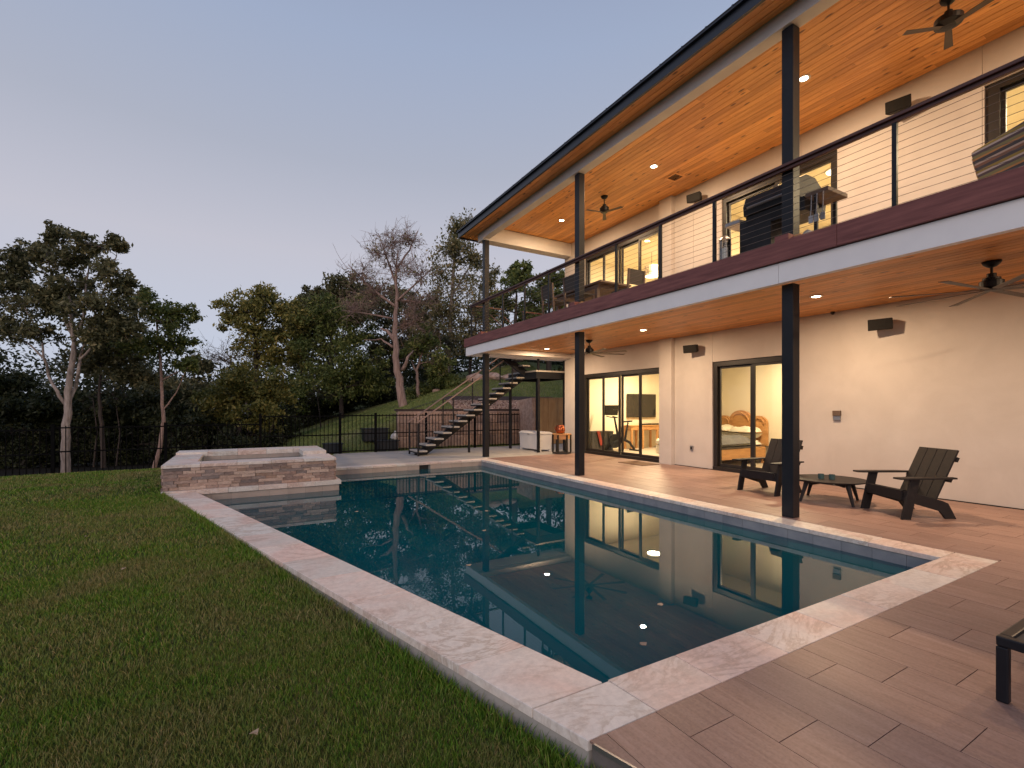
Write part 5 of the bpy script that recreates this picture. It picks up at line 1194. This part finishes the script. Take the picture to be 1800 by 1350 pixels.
tree('oak_tree', 'greyish oak crown behind the trunk of the dead cedar', 31.0, [(690,760),(690,650),(690,580)], 0.2, [], [(655,560,40,30),(722,560,40,30),(690,525,44,26),(745,600,38,30),(640,610,40,30),(700,610,44,30),(745,545,30,24),(665,655,40,28)], m_lf_dark, m_barkd, 420, 40, 0.12, 69)
tree('oak_tree', 'olive oak crown filling the skyline right of the golden oak', 29.0, [(530,790),(530,680),(528,600)], 0.2, [], [(528,560,34,24),(548,530,26,16),(508,590,34,26),(550,590,38,28),(530,625,42,28),(575,565,30,22)], m_lf_gold, m_barkd, 300, 40, 0.115, 70)
tree('live_oak', 'second live oak past the left edge of the view', 13.5, [(-190,840),(-188,740),(-180,640)], 0.11, [], [(-190,560,60,44),(-150,620,46,34),(-240,600,56,40),(-200,500,50,34),(-140,540,44,34)], m_lf_dark, m_bark, 340, 44, 0.065, 12, twigs=9)
tree('evergreen_shrub', 'rounded blue green shrub beside the dead cedar trunk', 24.0, [(765,715),(765,695)], 0.05, [], [(760,690,34,20),(795,680,28,18),(735,700,26,16),(775,665,20,12)], m_lf_mid, m_barkd, 220, 44, 0.08, 93)
# shaded understorey
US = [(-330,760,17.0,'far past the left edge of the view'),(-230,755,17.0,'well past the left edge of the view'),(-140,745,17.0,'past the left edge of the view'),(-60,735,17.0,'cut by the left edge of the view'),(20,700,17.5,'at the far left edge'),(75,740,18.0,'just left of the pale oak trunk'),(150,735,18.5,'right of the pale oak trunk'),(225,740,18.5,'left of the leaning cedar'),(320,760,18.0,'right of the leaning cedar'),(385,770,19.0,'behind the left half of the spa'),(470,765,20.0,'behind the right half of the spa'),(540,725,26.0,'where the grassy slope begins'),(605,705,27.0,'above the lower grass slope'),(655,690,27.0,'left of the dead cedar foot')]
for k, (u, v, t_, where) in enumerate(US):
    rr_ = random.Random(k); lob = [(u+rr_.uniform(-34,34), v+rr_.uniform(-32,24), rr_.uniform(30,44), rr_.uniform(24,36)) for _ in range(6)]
    tree('understorey_shrub', 'dark shaded shrub '+where, t_, [(u,v+70),(u,v+30),(u,v)], 0.05, [], lob, m_lf_shade, m_barkd, 230, 42, 0.085, 200+k, twigs=5, group='dark shrubs at the edge of the wood')
for k, (u, t_, where) in enumerate(((165,17.0,'in the shade behind the fence'),(205,17.5,'thin and dark behind the fence'),(560,22.5,'leaning at the foot of the slope'),(785,25.5,'low on the slope by the stairs'))):
    tree('understorey_sapling', 'bare dark sapling '+where, t_, [(u,815 if u < 700 else 700),(u+6,760 if u < 700 else 650),(u-2,700 if u < 700 else 600)], 0.03, [], [(u,700 if u < 700 else 600,20,18)], m_lf_shade, m_barkd, 16, 20, 0.08, 260+k, bare=3, twigs=5)
LB = [(-20,'at the far left corner'),(40,'left of the pale oak foot'),(95,'just behind the pale oak foot'),(150,'right of the pale oak foot'),(215,'left of the leaning cedar foot'),(300,'right of the leaning cedar foot'),(350,'behind the left spa corner'),(410,'low behind the spa'),(470,'low behind the right half of the spa')]
for k, (u, where) in enumerate(LB):
    rr_ = random.Random(k+50); t_ = rr_.uniform(17.0, 19.0); lob = [(u+rr_.uniform(-30,30), 788+rr_.uniform(-16,20), rr_.uniform(26,36), rr_.uniform(14,22)) for _ in range(7)]
    tree('low_brush_shrub', 'low dark brush '+where, t_, [(u,815),(u+2,795),(u,780)], 0.02, [], lob, m_lf_shade, m_barkd, 190, 40, 0.07, 300+k, twigs=5, group='low brush behind the fence', bare=1)
# far wood as one mass
g_ = np.random.default_rng(3); lob = []
for k in range(150):
    u = g_.uniform(-900, 1150); t_ = g_.uniform(28, 42); top = 612 if u < 310 else (650 if u < 370 else 620); c = at(u, g_.uniform(top, 790), t_); c.z = max(c.z, float(hill_z(c.x, c.y))+0.3); lob.append((c, g_.uniform(1.6,2.8), g_.uniform(1.2,2.2)))
V, F = leaf_cloud(lob, 3000, 34, 0.17, 9, 0.26); fwood = np_obj('distant_wood', V, F, m_lf_shade, 4, kind='stuff'); tag(fwood, 'dark distant wood closing the view behind the trees', 'wood')
# boulders on the slope
for k, (u, v, t_, s, lab) in enumerate(((838,668,24.0,0.42,'long pale boulder on the slope above the stair rail'),(866,664,24.0,0.34,'pale pink boulder on the slope behind the corner post'),(893,656,24.5,0.30,'pale boulder next to the upper stair treads'),(815,678,24.0,0.22,'small shaded boulder lowest on the slope'),(768,692,24.0,0.16,'small white stone on the slope left of the stairs'))):
    p = at(u, v, t_); p.z = float(hill_z(p.x, p.y)); g_ = np.random.default_rng(k+40); b = MB(); n1, n2 = 10, 7
    for i in range(n2):
        for j in range(n1):
            th = math.pi*i/(n2-1); ph = 2*math.pi*j/n1; r_ = s*float(g_.uniform(0.8,1.12)); b.v.append((r_*1.5*math.sin(th)*math.cos(ph), r_*math.sin(th)*math.sin(ph), r_*0.7*math.cos(th)))
    b.f = [(i*n1+j, (i+1)*n1+j, (i+1)*n1+(j+1)%n1, i*n1+(j+1)%n1) for i in range(n2-1) for j in range(n1)]
    o = b.build('boulder', m_bould); o.location = (p.x, p.y, p.z+s*0.25); o.rotation_euler = (0,0,-YAW); tag(o, lab, 'boulder', 'boulders on the grassy slope')
